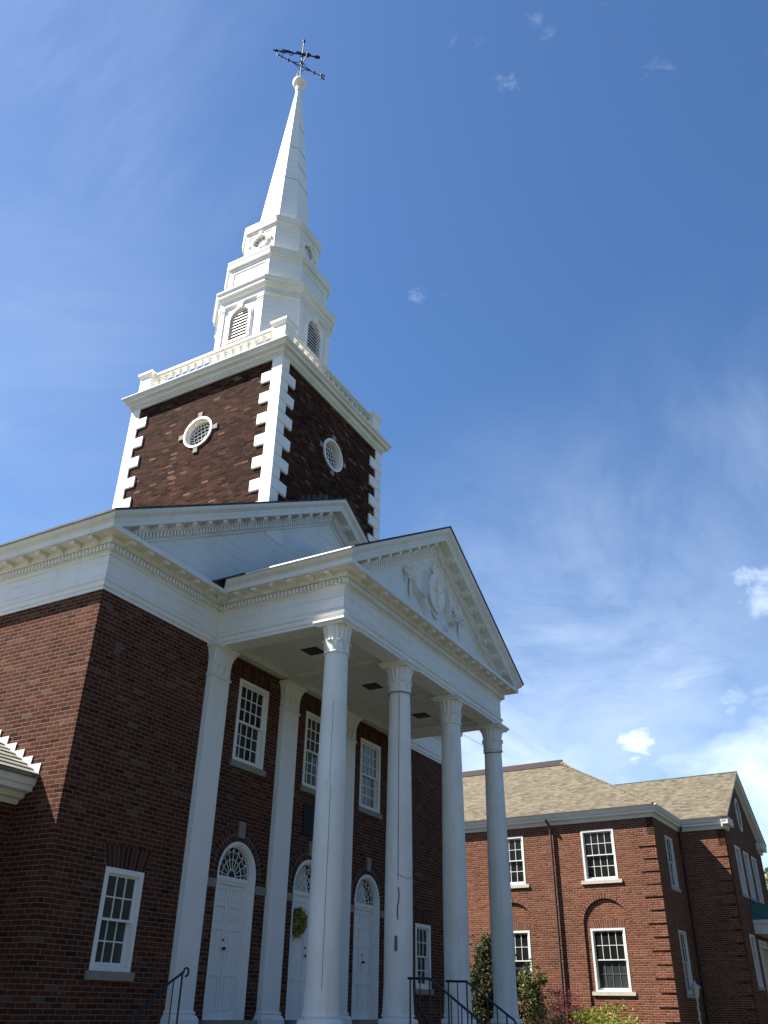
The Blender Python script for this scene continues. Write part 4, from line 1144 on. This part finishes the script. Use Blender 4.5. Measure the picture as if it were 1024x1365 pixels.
for k in range(7):
    y = .57+k*.212; z = 3.02+k*.124
    fl.prism([(.012, y, z), (.012, y+.235, z-.005), (.012, y+.235, z-.21+.124*1.05), (.012, y+.02, z-.235)], (-.006-.0006*k, 0, 0))
part(fl, 'step_flashing', M['flash'], porch)

# ------------------------------------------------------------------ weathervane
vane = empty('weathervane', (SX, SY, 29.66))
tag(vane, 'dark ornate metal weathervane with compass letters on top of the white spire', 'weathervane')
def vb(mb, name, par=vane, **k): return mb.build(name, M['vane'], par, (0, 0, 0), **k)
e = MB(); e.tube([(0, 0, 0), (0, 0, 2.45)], .022, 8); e.lathe([(.06, 0), (.07, .05), (.03, .1)], n=10); e.lathe([(.05, .95), (.05, 1.05), (.03, 1.06)], n=10)
e.lathe([(.001, 2.62), (.03, 2.52), (.055, 2.42), (.04, 2.36), (.02, 2.34)], n=10)
vb(e, 'pole', smooth=True)
def arms(ang, letters, H=.80):
    d = Vector((math.cos(ang), math.sin(ang), 0)); z = .82
    e = MB(); e.tube([d*-H+Vector((0, 0, z)), d*H+Vector((0, 0, z))], .017, 6)
    for s in (-1, 1):
        e.tube([d*s*.02+Vector((0, 0, z+.34)), d*s*.16+Vector((0, 0, z+.12)), d*s*.36+Vector((0, 0, z+.02))], .012, 6)
        e.tube([d*s*.02+Vector((0, 0, z-.30)), d*s*.14+Vector((0, 0, z-.10)), d*s*.36+Vector((0, 0, z-.02))], .012, 6)
        for q in ((.52,) if H > .6 else ()):
            e.add(*sph(tuple(d*s*q+Vector((0, 0, z+.06))), .04, 6, 8)); e.add(*sph(tuple(d*s*q+Vector((0, 0, z-.06))), .04, 6, 8))
    a = vb(e, 'compass_arm')
    strokes = dict(N=[((-.09, -.12), (-.09, .12)), ((-.09, .12), (.09, -.12)), ((.09, -.12), (.09, .12))],
                   E=[((-.08, -.12), (-.08, .12)), ((-.08, .12), (.09, .12)), ((-.08, 0), (.06, 0)), ((-.08, -.12), (.09, -.12))],
                   W=[((-.11, .12), (-.055, -.12)), ((-.055, -.12), (0, .08)), ((0, .08), (.055, -.12)), ((.055, -.12), (.11, .12))],
                   S=[((.08, .10), (0, .125)), ((0, .125), (-.08, .07)), ((-.08, .07), (.08, -.06)), ((.08, -.06), (0, -.125)), ((0, -.125), (-.08, -.10))])
    for s, ch in zip((-1, 1), letters):
        c0 = d*s*(H+.08)+Vector((0, 0, z)); e = MB()
        for p, q in strokes[ch]:
            e.tube([c0+d*p[0]+Vector((0, 0, p[1])), c0+d*q[0]+Vector((0, 0, q[1]))], .02, 6)
        vb(e, 'compass_letter', a)
arms(math.atan2(-.9, 1.38), 'WE'); arms(math.atan2(1.38, .9), 'SN', .42)
d = Vector((-.64, .82, 0)).normalized(); e = MB(); z = 1.56
e.tube([d*.98+Vector((0, 0, z)), d*-.60+Vector((0, 0, z))], .024, 8)
pd = d.cross(Vector((0, 0, 1)))
e.loft([[d*a+Vector((0, 0, z+h)), d*a+pd*.02+Vector((0, 0, z)), d*a-Vector((0, 0, h-z)), d*a-pd*.02+Vector((0, 0, z))] for a, h in ((1.12, .005), (1.0, .09), (.92, .07), (.90, .02))])
random.seed(2)
for k in range(26):
    a = random.uniform(-.55, .75); s = random.choice((-1, 1)); l = random.uniform(.05, .16)
    e.tube([d*a+Vector((0, 0, z)), d*(a+.06)+Vector((0, 0, z+s*l*.8)), d*(a+.14)+Vector((0, 0, z+s*l)), d*(a+.17)+Vector((0, 0, z+s*l*.5))], .017, 5)
e.loft([[d*a+Vector((0, 0, z+h)), d*a+pd*.015+Vector((0, 0, z)), d*a-Vector((0, 0, h-z)), d*a-pd*.015+Vector((0, 0, z))] for a, h in ((-.40, .03), (-.52, .12), (-.66, .10), (-.60, .02))])
vb(e, 'arrow')

# ------------------------------------------------------------------ handrails on the porch
def handrail(name, label, pts, scroll, posts, parent_loc, balusters=(), low=None, grp=None):
    root = empty(name, parent_loc); tag(root, label, 'handrail', grp)
    L = Vector(parent_loc); Q = [Vector(p)-L for p in pts]
    e = MB(); e.tube(Q, .019, 8)
    if scroll:
        p = Q[scroll[0]]; dx = Vector(scroll[1])
        e.tube([p+dx*(.055*(1-math.cos(R(a))))*1.0+Vector((0, 0, -.055+.055*math.cos(R(a-0)) if False else .055*math.sin(R(a)))) for a in range(0, 300, 25)], .015, 6)
    e.build('top_rail', M['iron'], root, smooth=True)
    for (x, y, z0_, z1_) in posts:
        e = MB(); e.tube([Vector((x, y, z0_))-L, Vector((x, y, z1_))-L], .014, 8); e.build('rail_post', M['iron'], root, smooth=True)
    for (x, y, z0_, z1_) in balusters:
        e = MB(); e.tube([Vector((x, y, z0_))-L, Vector((x, y, z1_))-L], .009, 6); e.build('baluster', M['iron'], root, smooth=True)
    if low:
        e = MB(); e.tube([Vector(p)-L for p in low], .012, 6); e.build('lower_rail', M['iron'], root, smooth=True)
    return root
# left side steps
yy = -.46
P = [(2.47, yy, .42), (2.36, yy, .36), (2.20, yy, .28), (1.55, yy, -.15), (.85, yy, -.62)]
handrail('handrail', 'black iron handrail with a curled end beside the leftmost pilaster', P, (0, (1, 0, 0)),
         [(2.45, yy, FLOOR, .42), (1.5, yy, -.98, -.18), (.87, yy, GZ, -.60)], (2.45, yy, FLOOR),
         [(2.28, yy, -.6, .32), (2.05, yy, -.6, .18), (1.83, yy, -.7, .04), (1.65, yy, -.8, -.08)])
# right side, near the wall
P = [(9.72, yy, .24), (9.80, yy, .19), (10.43, yy, -.18), (11.2, yy, -.63)]
handrail('handrail', 'thin dark handrail against the brick below the narrow ground floor window', P, None,
         [(9.74, yy, FLOOR, .23), (11.15, yy, -1.3, -.61)], (9.9, yy, FLOOR),
         [(10.0, yy, -.5, .07), (10.25, yy, -.6, -.07), (10.55, yy, -.8, -.25)])
# front steps: two rails, each level on the landing and then falling with the steps
def front_rail(xx, label, end):
    P = [(xx, -2.86, .415), (xx, -3.24, .41), (xx, -3.34, .345), (xx, -3.98, -.085)]+end
    handrail('handrail', label, P, None,
             [(xx, -2.90, FLOOR, .41), (xx, -3.24, FLOOR, .405), (xx, -3.93, -.95, -.055)], (xx, -3.2, FLOOR),
             [(xx, -3.07, FLOOR, .41), (xx, -3.42, -.5, .29), (xx, -3.60, -.6, .17), (xx, -3.77, -.7, .055)])
front_rail(5.0, 'black iron handrail level before the narrow window then sloping across the third column', [(5.0, -4.5, -.43)])
front_rail(6.4, 'black iron handrail that passes in front of the rightmost column and ends in a curl', [(6.4, -4.05, -.13), (6.4, -4.10, -.20), (6.4, -4.08, -.27), (6.4, -4.02, -.29)])

# ------------------------------------------------------------------ wreath on the open door leaf
def leaves(mb, pts, size, asp=.5, up=0.0):
    for p in pts:
        p = Vector(p); s = size*random.uniform(.65, 1.3)
        a = Vector((random.gauss(0, 1), random.gauss(0, 1), random.gauss(0, 1)+up)).normalized()
        b = a.orthogonal().normalized(); b.rotate(Matrix.Rotation(random.uniform(0, 6.28), 3, a)); c = a.cross(b)
        mb.add([p-b*s*.5, p+c*s*asp*.5-b*.05*s, p+b*s*.55, p-c*s*asp*.5-b*.05*s], [(0, 1, 2, 3)])
random.seed(21)
wx, wy, wz = CX-ri+.135, .15-.135, 1.37
wr = empty('wreath', (wx, wy, wz)); tag(wr, 'yellow and green leafy wreath hanging on the half open middle door', 'wreath')
e = MB(); pts = []
ca, sa = math.cos(R(-24)), math.sin(R(-24))
for k in range(1300):
    a = random.uniform(0, 2*math.pi); r0 = .125+random.gauss(0, .032); dd = random.gauss(0, .026)
    u, v = r0*math.cos(a), r0*math.sin(a)*1.3
    pts.append((u*ca-dd*sa, u*sa+dd*ca, v))
leaves(e, pts, .055)
e.build('leaves', M['leaf_wreath'], wr)
e = MB(); e.tube([(.165*math.cos(2*math.pi*k/24)*ca, .165*math.cos(2*math.pi*k/24)*sa, .165*1.28*math.sin(2*math.pi*k/24)) for k in range(24)], .025, 8, closed=True)
e.build('wreath_ring', M['bark'], wr)

# ------------------------------------------------------------------ the annex at the right
ANX = empty('brick_annex', (22.69, -3.22, GZ), R(-2.5))
tag(ANX, 'long two storey red brick building with tan slate roof at the right of the church', 'building')
AO = (0, 0, -GZ)
def ap(mb, name, mat, parent=None, **k):
    return mb.build(name, mat, parent or ANX, AO if parent is None else (0, 0, 0), **k)
OV = .25; V2 = 3.37; VW2 = V2+OV; GW = -1.5; VC = 7.15; VE = 2*VC-VW2
ABK = 30.0; ZE = 6.28
uw = [(2.19, 1.2), (5.62, 1.2), (9.05, 1.2), (12.5, 1.2), (15.9, 1.2)]   # window centres along the long wall (w), widths
holes = []
for c_, wd in uw:
    holes.append(rect(c_-wd/2, c_+wd/2, 3.96, 5.63)); 
def niche(c_): return arch_pts(c_, .80, GZ-.05, 2.58, 20)
wl = MB()
wl.plate(rect(.15, ABK, GZ-.1, 6.0), holes+[niche(c_) for c_, wd in uw], lambda u, v, d: (OV+d, u, v), .055)
aw = ap(wl, 'annex_wall', M['brick_annex'])
wl = MB()
wl.plate(rect(.15, ABK, GZ-.1, 6.0), holes+[rect(c_-wd/2, c_+wd/2, .58, 2.46) for c_, wd in uw], lambda u, v, d: (OV+.0552+d, u, v), .2)
wl.box(OV+.0553, .1505, GZ-.1, VW2, .40, 6.0) if False else None
ap(wl, 'niche_wall', M['brick_annex'], aw)
wl = MB()
ewin = [(1.62, .95)]
wl.plate(rect(OV, VW2, GZ-.1, 6.0), [rect(1.55, 2.5, 3.80, 5.50), rect(1.55, 2.5, .55, 2.45)], lambda u, v, d: (u, .1495-d+.0, v), -.25)
ap(wl, 'annex_end_wall', M['brick_annex'])
# rusticated quoin bands at the wall corners
def bands(v0, w0, lab):
    for k in range(17):
        z = 5.30-.40*k
        if z < GZ: break
        long = .62 if k % 2 == 0 else .50
        o = MB(); o.box(v0-.028, w0-.002, z-.335, v0-.0005, w0+long, z)
        ap(o, lab, M['brick_annex'])
bands(OV, .15, 'brick_quoin'); bands(VW2, GW, 'brick_quoin')
# gabled wing
wl = MB()
wl.plate([(GW, GZ-.1), (.148, GZ-.1), (.148, 6.0), (GW, 6.0)], [], lambda u, v, d: (VW2+d, u, v), .25)
gw = []
for k in range(3): gw.append((5.55+k*1.55, .92))
holes = [rect(c_-.46, c_+.46, 3.86, 5.55) for c_, _ in gw]+[rect(4.86, 5.70, .85, 2.5), rect(6.35, 7.95, GZ-.05, 2.42), rect(8.6, 9.44, .85, 2.5)]
el = [(VC+.32*math.cos(2*math.pi*k/32), 6.98+.55*math.sin(2*math.pi*k/32)) for k in range(32)]
slG = (8.62-ZE)/(VC-V2)
wl.plate([(VW2+.25, GZ-.1), (VE, GZ-.1), (VE, 6.2), (VC, 8.45), (VW2+.25, 6.2)], holes+[el], lambda u, v, d: (u, GW+d, v), .25)
wl.box(VW2, GW, GZ-.1, VW2+.2499, GW+.25, 6.2)
ap(wl, 'gable_wing_wall', M['brick_annex'])
wl = MB(); wl.box(VE-.25, GW+.25, GZ, VE, ABK, 6.0); wl.box(.6, 1.2, GZ, .7, ABK-1, 5.9); wl.box(3.9, -.9, GZ, VE-.3, -.8, 6.2)
ap(wl, 'annex_inner_wall', M['dark'])
# cornice: gutter and soffit along the eaves, mitred round the corners
APATH = [(OV, ABK), (OV, .15), (VW2, .15), (VW2, GW)]
acp = [(-.1, 5.93), (.02, 5.93), (.03, 6.00), (.06, 6.03), (.17, 6.045), (.175, 6.09), (.19, 6.11), (.20, 6.16), (.235, 6.19), (.25, 6.25), (.25, 6.285), (-.1, 6.285)]
acp = [(-.1, 5.90), (.03, 5.90), (.04, 5.97), (.06, 6.02), (.155, 6.035), (.16, 6.10), (.175, 6.12), (.20, 6.14), (.225, 6.20), (.25, 6.24), (.25, 6.285), (-.1, 6.285)]
e = MB(); sweep(e, APATH, acp); ac = ap(e, 'annex_cornice', M['annex_white'])
# cornice return and raking cornice on the gable
e = MB()
e.box(VW2-.25, GW-.25, 6.035, VW2+.75, GW-.0005, 6.30); e.box(VW2-.05, GW-.10, 5.90, VW2+.60, GW-.0005, 6.0345)
e.box(VE-.75, GW-.25, 6.035, VE+.25, GW-.0005, 6.30); e.box(VE-.60, GW-.10, 5.90, VE+.05, GW-.0005, 6.0345)
for s in (1, -1):
    f = lambda v: v if s == 1 else 2*VC-v
    zg = lambda v: ZE+(v-V2)*slG
    pr_ = [(.0, .02), (.25, .02), (.25, .09), (.21, .14), (.20, .20), (.16, .22), (.05, .23), (.04, .36), (.0, .36)]
    e.loft([[(f(V2), GW-o, zg(V2)-dv+.02) for o, dv in pr_], [(VC, GW-o, zg(VC)-dv+.02) for o, dv in pr_]])
ap(e, 'gable_cornice', M['annex_white'], ac)
# roofs
HA = 5.0; SLR = (9.26-6.28)/HA
rf = MB()
z = lambda d: 6.29+d*SLR
rf.add([(-.03, -.03, z(-.03)), (HA, HA, z(HA)), (HA, ABK, z(HA)), (-.03, ABK, z(-.03))], [(0, 1, 2, 3)])
rf.add([(-.03, -.03, z(-.03)), (2*HA, -.03, z(-.03)), (HA, HA, z(HA))], [(0, 1, 2)])
rf.add([(2*HA, -.03, z(-.03)), (2*HA, ABK, z(-.03)), (HA, ABK, z(HA)), (HA, HA, z(HA))], [(0, 1, 2, 3)])
ar = ap(rf, 'annex_roof', M['slate'])
rf = MB(); zg = lambda v: 6.295+(v-V2)*slG
for s in (1, -1):
    f = lambda v: v if s == 1 else 2*VC-v
    rf.prism([(f(V2-.03), GW-.27, zg(V2-.03)), (VC, GW-.27, zg(VC)), (VC, 6.5, zg(VC)), (f(V2-.03), 6.5, zg(V2-.03))], (0, 0, .03))
ap(rf, 'gable_roof', M['slate'], ar)
e = MB(); e.box(HA-.10, HA-.05, z(HA)-.03, HA+.10, ABK, z(HA)+.20); ap(e, 'ridge_cap', M['ridge_metal'], ar)
e = MB(); e.tube([(HA, HA, z(HA)+.08), (HA-.8, HA-.8, z(HA-.8)+.02), (0, 0, z(0)+.01)], [.09, .05, .045], 6); ap(e, 'hip_tiles', M['slate'], ar)
e = MB(); e.tube([(VC, GW-.28, zg(VC)+.04), (VC, 6.4, zg(VC)+.03)], .030, 8); ap(e, 'ridge_cap', M['copper'], ar)
# windows of the long wall, upper and lower
aw0 = make_window(1.2, 1.67, 4, 2, M['glass'], ANX, (OV, uw[0][0], 3.96-GZ), R(-90), brick=M['annex_white'], sillm=M['annex_stone'], casing=.07, sill_over=.13, rev=.1)
for c_, wd in uw[1:]: dup(aw0, ANX, (OV, c_, 3.96-GZ))
aw1 = make_window(1.2, 1.88, 4, 2, M['glass'], ANX, (OV+.0552, uw[0][0], .58-GZ), R(-90), brick=M['annex_white'], sillm=M['annex_stone'], casing=.07, sill_over=.13, glass_low=M['glass_screen'], low_mat=M['screen_bar'], rev=.1)
for c_, wd in uw[1:]: dup(aw1, ANX, (OV+.0552, c_, .58-GZ))
def aj(c_, z, wd, h, v_, parent):
    o = MB(); n = 16
    for k in range(n):
        a, b_ = k/n, (k+1)/n; fl_ = .08; g = .006
        f = lambda s_, tt: c_+(s_-.5)*(wd+2*fl_*tt)
        o.prism([(v_, f(a, 0)+g, z), (v_, f(b_, 0)-g, z), (v_, f(b_, 1)-g, z+h), (v_, f(a, 1)+g, z+h)], (.03, 0, 0))
    ja = ap(o, 'jack_arch', M['brick_unit_annex'], parent)
    q = MB(); q.prism([(v_+.0012, c_-wd/2, z+.001), (v_+.0012, c_+wd/2, z+.001), (v_+.0012, c_+wd/2+.08, z+h-.001), (v_+.0012, c_-wd/2-.08, z+h-.001)], (.02, 0, 0)); ap(q, 'mortar_bed', M['mortar_annex'], parent)
for c_, wd in uw[:3]:
    aj(c_, 5.634, 1.2, .24, OV-.004, aw); aj(c_, 2.464, 1.2, .24, OV+.0512, aw)
    o = MB(); n = 26
    for k in range(n):
        a0, a1 = math.pi*k/n+.008, math.pi*(k+1)/n-.008
        o.prism([(OV-.004, c_+r_*math.cos(a_), 2.58+r_*math.sin(a_)) for r_, a_ in ((.803, a0), (.92, a0), (.92, a1), (.803, a1))], (.03, 0, 0))
    ap(o, 'niche_arch', M['brick_unit_annex'], aw)
    hf = lambda r_: [(c_+r_*math.cos(math.pi*k/30), 2.58+r_*math.sin(math.pi*k/30)) for k in range(31)]
    q = MB(); q.plate(hf(.919)+hf(.804)[::-1], [], lambda u, v, d: (OV-.0028+d, u, v), .02); ap(q, 'mortar_bed', M['mortar_annex'], aw)
# end-wall windows
ew = make_window(.95, 1.70, 3, 2, M['glass'], ANX, (2.025, .1495, 3.80-GZ), 0, brick=M['annex_white'], sillm=M['annex_stone'], casing=.07, rev=.1)
ew2 = make_window(.95, 1.90, 3, 2, M['glass'], ANX, (2.025, .1495, .55-GZ), 0, brick=M['annex_white'], sillm=M['annex_stone'], casing=.07, rev=.1)
g0 = make_window(.92, 1.69, 3, 2, M['glass'], ANX, (gw[0][0], GW, 3.86-GZ), 0, brick=M['annex_white'], sillm=M['annex_stone'], casing=.09, rev=.12, proud=.03)
for c_, _ in gw[1:]: dup(g0, ANX, (c_, GW, 3.86-GZ))
g1 = make_window(.84, 1.65, 3, 2, M['glass'], ANX, (5.28, GW, .85-GZ), 0, brick=M['annex_white'], sillm=M['annex_stone'], casing=.09, rev=.12, proud=.03)
dup(g1, ANX, (9.02, GW, .85-GZ))
o = MB(); o.plate([(VC+(x-VC)*1.28, 6.98+(z_-6.98)*1.2) for x, z_ in el], [el[::-1]], lambda u, v, d: (u, GW-.03+d, v), .08)
ov_ = ap(o, 'oval_window', M['annex_white']); o = MB(); o.prism([(x, GW+.03, z_) for x, z_ in el], (0, .02, 0)); ap(o, 'pane', M['lampglass'], ov_)
# entrance with a curved green copper canopy
o = MB(); o.plate(rect(6.36, 7.94, GZ, 2.41), [rect(6.50, 7.80, GZ+.01, 2.15)], lambda u, v, d: (u, GW-.04+d, v), .2)
o.box(6.51, GW+.05, GZ, 7.79, GW+.1, 2.14); ent_ = ap(o, 'entrance_door', M['annex_white'])
cpn = MB(); pts = []
for k in range(9):
    a = R(90*k/8); pts.append((-.05-1.05*math.sin(a)*1.0 if False else -(1.1)*math.sin(a), 3.05+.60*math.cos(a)))
rings = [[(x, GW+y-.0005, z_) for y, z_ in pts]+[(x, GW-.0005, 3.05)] for x in (6.12, 8.18)]
cpn.loft(rings); ap(cpn, 'canopy_roof', M['copper'], ent_)
cpn = MB(); cpn.box(6.10, GW-1.12, 2.58, 8.20, GW-.0005, 3.0495); cpn.box(6.05, GW-1.17, 2.93, 8.25, GW-.0006, 3.02)
for x in (6.18, 8.0): cpn.box(x, GW-1.05, GZ, x+.14, GW-.91, 2.58)
ap(cpn, 'canopy_frame', M['annex_white'], ent_)
# downspouts
o = MB(); o.tube([(.02, 3.99, 6.08), (.03, 3.97, 6.02), (.10, 3.93, 5.92), (.17, 3.90, 5.80), (.17, 3.90, 5.5), (.17, 3.90, GZ)], .045, 8)
ap(o, 'downspout', M['brown_metal'], smooth=True)
o = MB(); o.tube([(VW2-.18, -.02, 6.06), (VW2-.1, .0, 5.95), (VW2-.08, .06, 5.85), (VW2-.08, .06, GZ)], .045, 8)
ap(o, 'downspout', M['brown_metal'], smooth=True)

# ------------------------------------------------------------------ planting
def shrub(name, label, cat, loc, ell, n, size, mat, clumps=14, stem_h=0, seed=1, asp=.5, clump_r=.35, fill=.25, group=None, flat=False):
    random.seed(seed); root = empty(name, loc); tag(root, label, cat, group)
    e = MB(); pts = []
    cs = []
    for k in range(clumps):
        u = Vector((random.gauss(0, 1), random.gauss(0, 1), random.gauss(0, 1))).normalized()*random.uniform(.45, 1.0)**.6
        cs.append((Vector((u.x*ell[0], u.y*ell[1], stem_h+ell[2]+u.z*ell[2])), random.uniform(.6, 1.2)))
    for k in range(n):
        if random.random() < fill:
            u = Vector((random.gauss(0, 1), random.gauss(0, 1), random.gauss(0, 1))).normalized()*random.random()**.4
            pts.append((u.x*ell[0], u.y*ell[1], stem_h+ell[2]+u.z*ell[2]))
        else:
            c_, s_ = random.choice(cs); g = clump_r*s_
            pts.append(c_+Vector((random.gauss(0, g*ell[0]), random.gauss(0, g*ell[1]), random.gauss(0, g*ell[2]*(.45 if not flat else .25)))))
    leaves(e, pts, size, asp)
    e.build('crown', mat, root)
    t_ = MB(); t_.tube([(0, 0, -.05), (.02, .01, stem_h+ell[2]*.5), (0, .03, stem_h+ell[2]*1.3)], [.06*ell[2]**.5, .045*ell[2]**.5, .015], 7)
    for c_, s_ in cs:
        t_.tube([(0, 0, stem_h+ell[2]*.25), (c_.x*.5, c_.y*.5, (stem_h+ell[2]*.25+c_.z)*.52), tuple(c_)], [.022, .015, .006], 5)
    t_.build('trunk', M['bark'], root)
    return root
def al(v, w_, z_=GZ):
    a = R(-2.5); return (22.69+math.cos(a)*v-math.sin(a)*w_, -3.22+math.sin(a)*v+math.cos(a)*w_, z_)
shrub('evergreen_shrub', 'tall dark evergreen shrub between the two rightmost columns', 'shrub', al(-1.2, 5.78), (.80, .78, 1.95), 24000, .125, M['leaf_dark'], 60, .0, 4, .5, .20, .5)
shrub('leafy_shrub', 'loose light green shrub under the annex window right of the columns', 'shrub', al(-1.2, 4.42), (.45, .45, 1.05), 2600, .11, M['leaf_light'], 24, 1.0, 9, .5, .26, .2)
shrub('yew_bush', 'low dark clipped bush at the foot of the rightmost column', 'bush', al(-2.0, 3.75), (.70, .66, .90), 6000, .055, M['leaf_yew'], 20, .0, 12, .3, .32, .5)
shrub('red_maple', 'small dark red leafed maple in front of the annex wall', 'shrub', al(-1.0, 3.55), (1.0, .95, .95), 5200, .075, M['leaf_red'], 26, .30, 15, .32, .30, .2, flat=True)
shrub('yellow_bush', 'yellow green leafy bush below the large annex window', 'bush', al(-1.0, 2.05), (1.15, 1.05, .92), 6000, .095, M['leaf_yellow'], 30, .0, 18, .45, .26, .2)
# bare red twig tips above the maple
# far tree behind the annex
random.seed(31)
shrub('distant_tree', 'pale green tree top beyond the far end of the annex', 'tree', (50.5, -3.6, GZ), (3.0, 3.0, 3.4), 5200, .36, M['leaf_tree'], 30, 2.4, 33, .6, .28, .2)

# ------------------------------------------------------------------ lamp post with a twining stem
_d = pixdir(927, 1318)*33.0; lp = (CAM.x+_d.x, CAM.y+_d.y, GZ)
lamp = empty('lamp_post', lp); tag(lamp, 'small white lantern on a thin post before the shaded annex wall', 'lamp post')
e = MB(); e.tube([(0, 0, 0), (0, 0, 2.02)], .028, 8)
e.tube([(.045*math.cos(k*.9), .045*math.sin(k*.9), .1+k*.045) for k in range(42)], .014, 5)
e.build('post', M['gutter'], lamp, smooth=True)
e = MB(); e.lathe([(.05, 2.00), (.07, 2.04), (.085, 2.06), (.125, 2.30), (.125, 2.31)], n=8); e.build('lantern_glass', M['lampglass'], lamp)
e = MB(); e.lathe([(.175, 2.31), (.18, 2.325), (.10, 2.41), (.045, 2.44), (.05, 2.46), (.02, 2.50), (.004, 2.55)], n=8); e.build('lantern_cap', M['gutter'], lamp)

# ------------------------------------------------------------------ unseen trees added to block low sky light, also mirrored in the window glass
for i in range(18):
    x = -44+i*7.5+random.uniform(-1.5, 1.5); y = -25+random.uniform(-3, 2); s = random.uniform(.9, 1.25)
    if i >= 15: x, y, s = (33, 41, 50)[i-15], -15.5, 1.35  # further unseen trees added to keep sky light off the annex
    shrub('sky_block_tree', 'unseen broad tree added across the lawn to block low sky light', 'tree', (x, y, GZ), (4.2*s, 4.0*s, 4.3*s), 1800, .7, M['leaf_dark'], 26, 1.6, 50+i, .7, .30, .35, group='unseen trees that block low sky')
